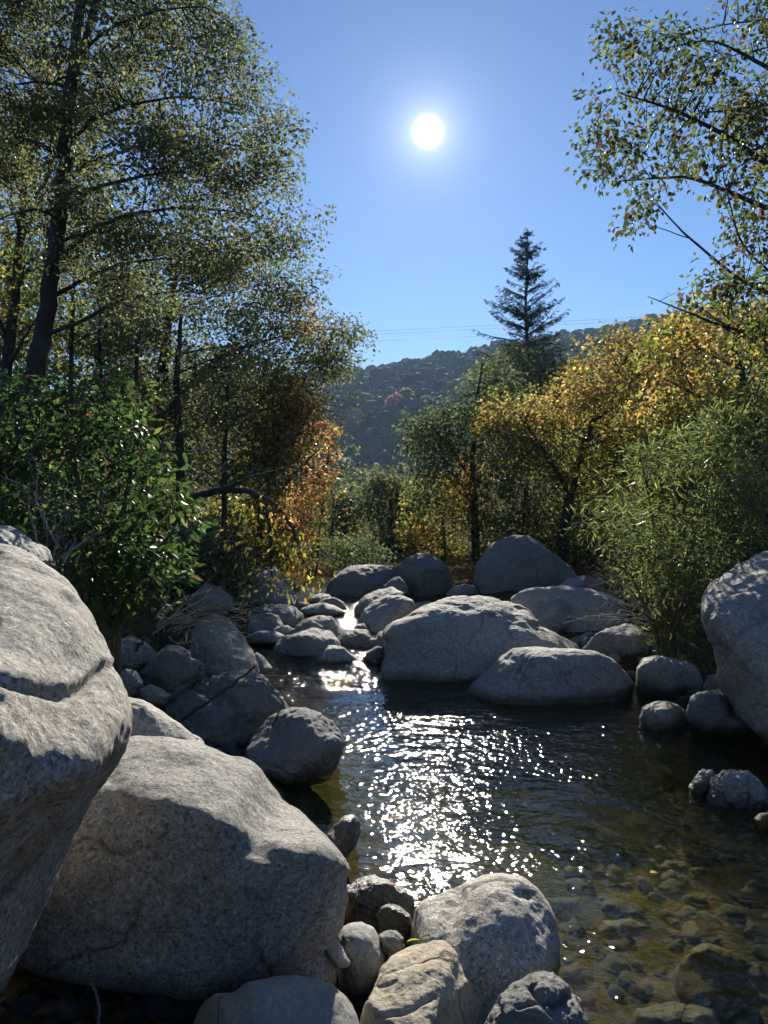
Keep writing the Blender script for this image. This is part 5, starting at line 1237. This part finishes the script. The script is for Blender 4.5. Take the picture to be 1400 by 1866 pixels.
scatter('grey stone in the gaps between the right bank boulders', [(1050, 1150), (1200, 1180), (1290, 1260), (1250, 1310), (1150, 1270), (1040, 1200)], 5.5, 10.5, 40, 0.03, 0.09, [PEB[0], PEB[3], PEB[4], PEB[7]], 'pebble', 'pebble', 'stones between the right bank boulders')
scatter('grey stone in the gaps between the left bank boulders', [(200, 1150), (340, 1150), (480, 1220), (420, 1330), (300, 1320), (200, 1280)], 4.0, 9.0, 50, 0.03, 0.09, [PEB[0], PEB[1], PEB[4], PEB[5]], 'pebble', 'pebble', 'stones between the left bank boulders')
M_FALLEN = leaf_material('fallen_leaf', 0.25, 0.04, 0.5, per_object=[(0, (0.16, 0.09, 0.04)), (0.4, (0.22, 0.13, 0.05)), (0.7, (0.3, 0.1, 0.04)), (1, (0.12, 0.075, 0.04))])
FALL = [blade_mesh('fallen_leaf', M_FALLEN, 1, 0.6, 0.1, 0.3, 9), blade_mesh('fallen_leaf', M_FALLEN, 1, 0.5, 0.1, -0.2, 10)]
scatter('brown fallen leaf on the gravelly left shore', [(330, 1310), (390, 1305), (420, 1335), (380, 1360), (340, 1340)], 4.0, 7.0, 40, 0.04, 0.07, FALL, 'fallen_leaf', 'leaf', 'fallen leaves on the left shore', 0.5)
scatter('brown fallen leaf in the dark hollow at the bottom left', [(0, 1800), (340, 1800), (360, 1866), (0, 1866)], 1.6, 3.2, 26, 0.05, 0.09, FALL, 'fallen_leaf', 'leaf', 'fallen leaves in the dark hollow', 0.4)
scatter('dry fallen leaf on the bank below the right thicket', [(850, 1050), (1150, 1050), (1150, 1180), (1050, 1150), (900, 1090)], 8.0, 18.0, 60, 0.06, 0.1, FALL, 'fallen_leaf', 'leaf', 'fallen leaves on the right bank', 0.4)
def one_leaf(lab, px, py, D, s, col, seed, rot):
    m = leaf_material('single_leaf', 0.4, 0.05, 0.4, per_object=[(0, col), (1, col)])
    o = link('fallen_leaf', blade_mesh('fallen_leaf', m, 1, 0.55, 0.05, 0.25, seed), loc=P(px, py, D)); o.scale = (s, s, s); o.rotation_euler = rot
    tag(o, lab, 'leaf', 'single bright fallen leaves')
one_leaf('orange fallen leaf stuck on the low wet rock in the glitter', 705, 1603, 2.86, 0.03, (0.5, 0.12, 0.03), 1, (-0.4, 0.2, 0.3))
one_leaf('bright yellow-green leaf between the round stone and the tan stone', 742, 1716, 2.42, 0.04, (0.4, 0.42, 0.03), 2, (-0.7, -0.3, 0.2))
one_leaf('yellow leaf floating on the dark water right of the big round boulder', 1185, 1590, 3.40, 0.05, (0.55, 0.42, 0.08), 3, (0, 0, 0.4))

# ------------------------------------------------------------------ haze
M_HAZE, nt_ = newmat('valley_haze'); N_ = NT(nt_)
N_('OutputMaterial', inp={'Volume': N_('VolumePrincipled', inp={'Color': (0.4, 0.63, 1.0, 1), 'Density': 0.00018, 'Anisotropy': 0.35}).outputs[0]})
lo = np.array((-560.0, -320.0, -3.0)); hi = np.array((560.0, 600.0, 150.0))
hv = np.array([[(lo, hi)[a][0], (lo, hi)[b2][1], (lo, hi)[c][2]] for c in (0, 1) for b2 in (0, 1) for a in (0, 1)])
hf = np.array([(0, 2, 3, 1), (4, 5, 7, 6), (0, 1, 5, 4), (2, 6, 7, 3), (0, 4, 6, 2), (1, 3, 7, 5)])
tag(link('haze', mesh_from('haze', hv, [hf], M_HAZE)), 'thin blue-white haze filling the valley air', 'haze', kind='stuff')
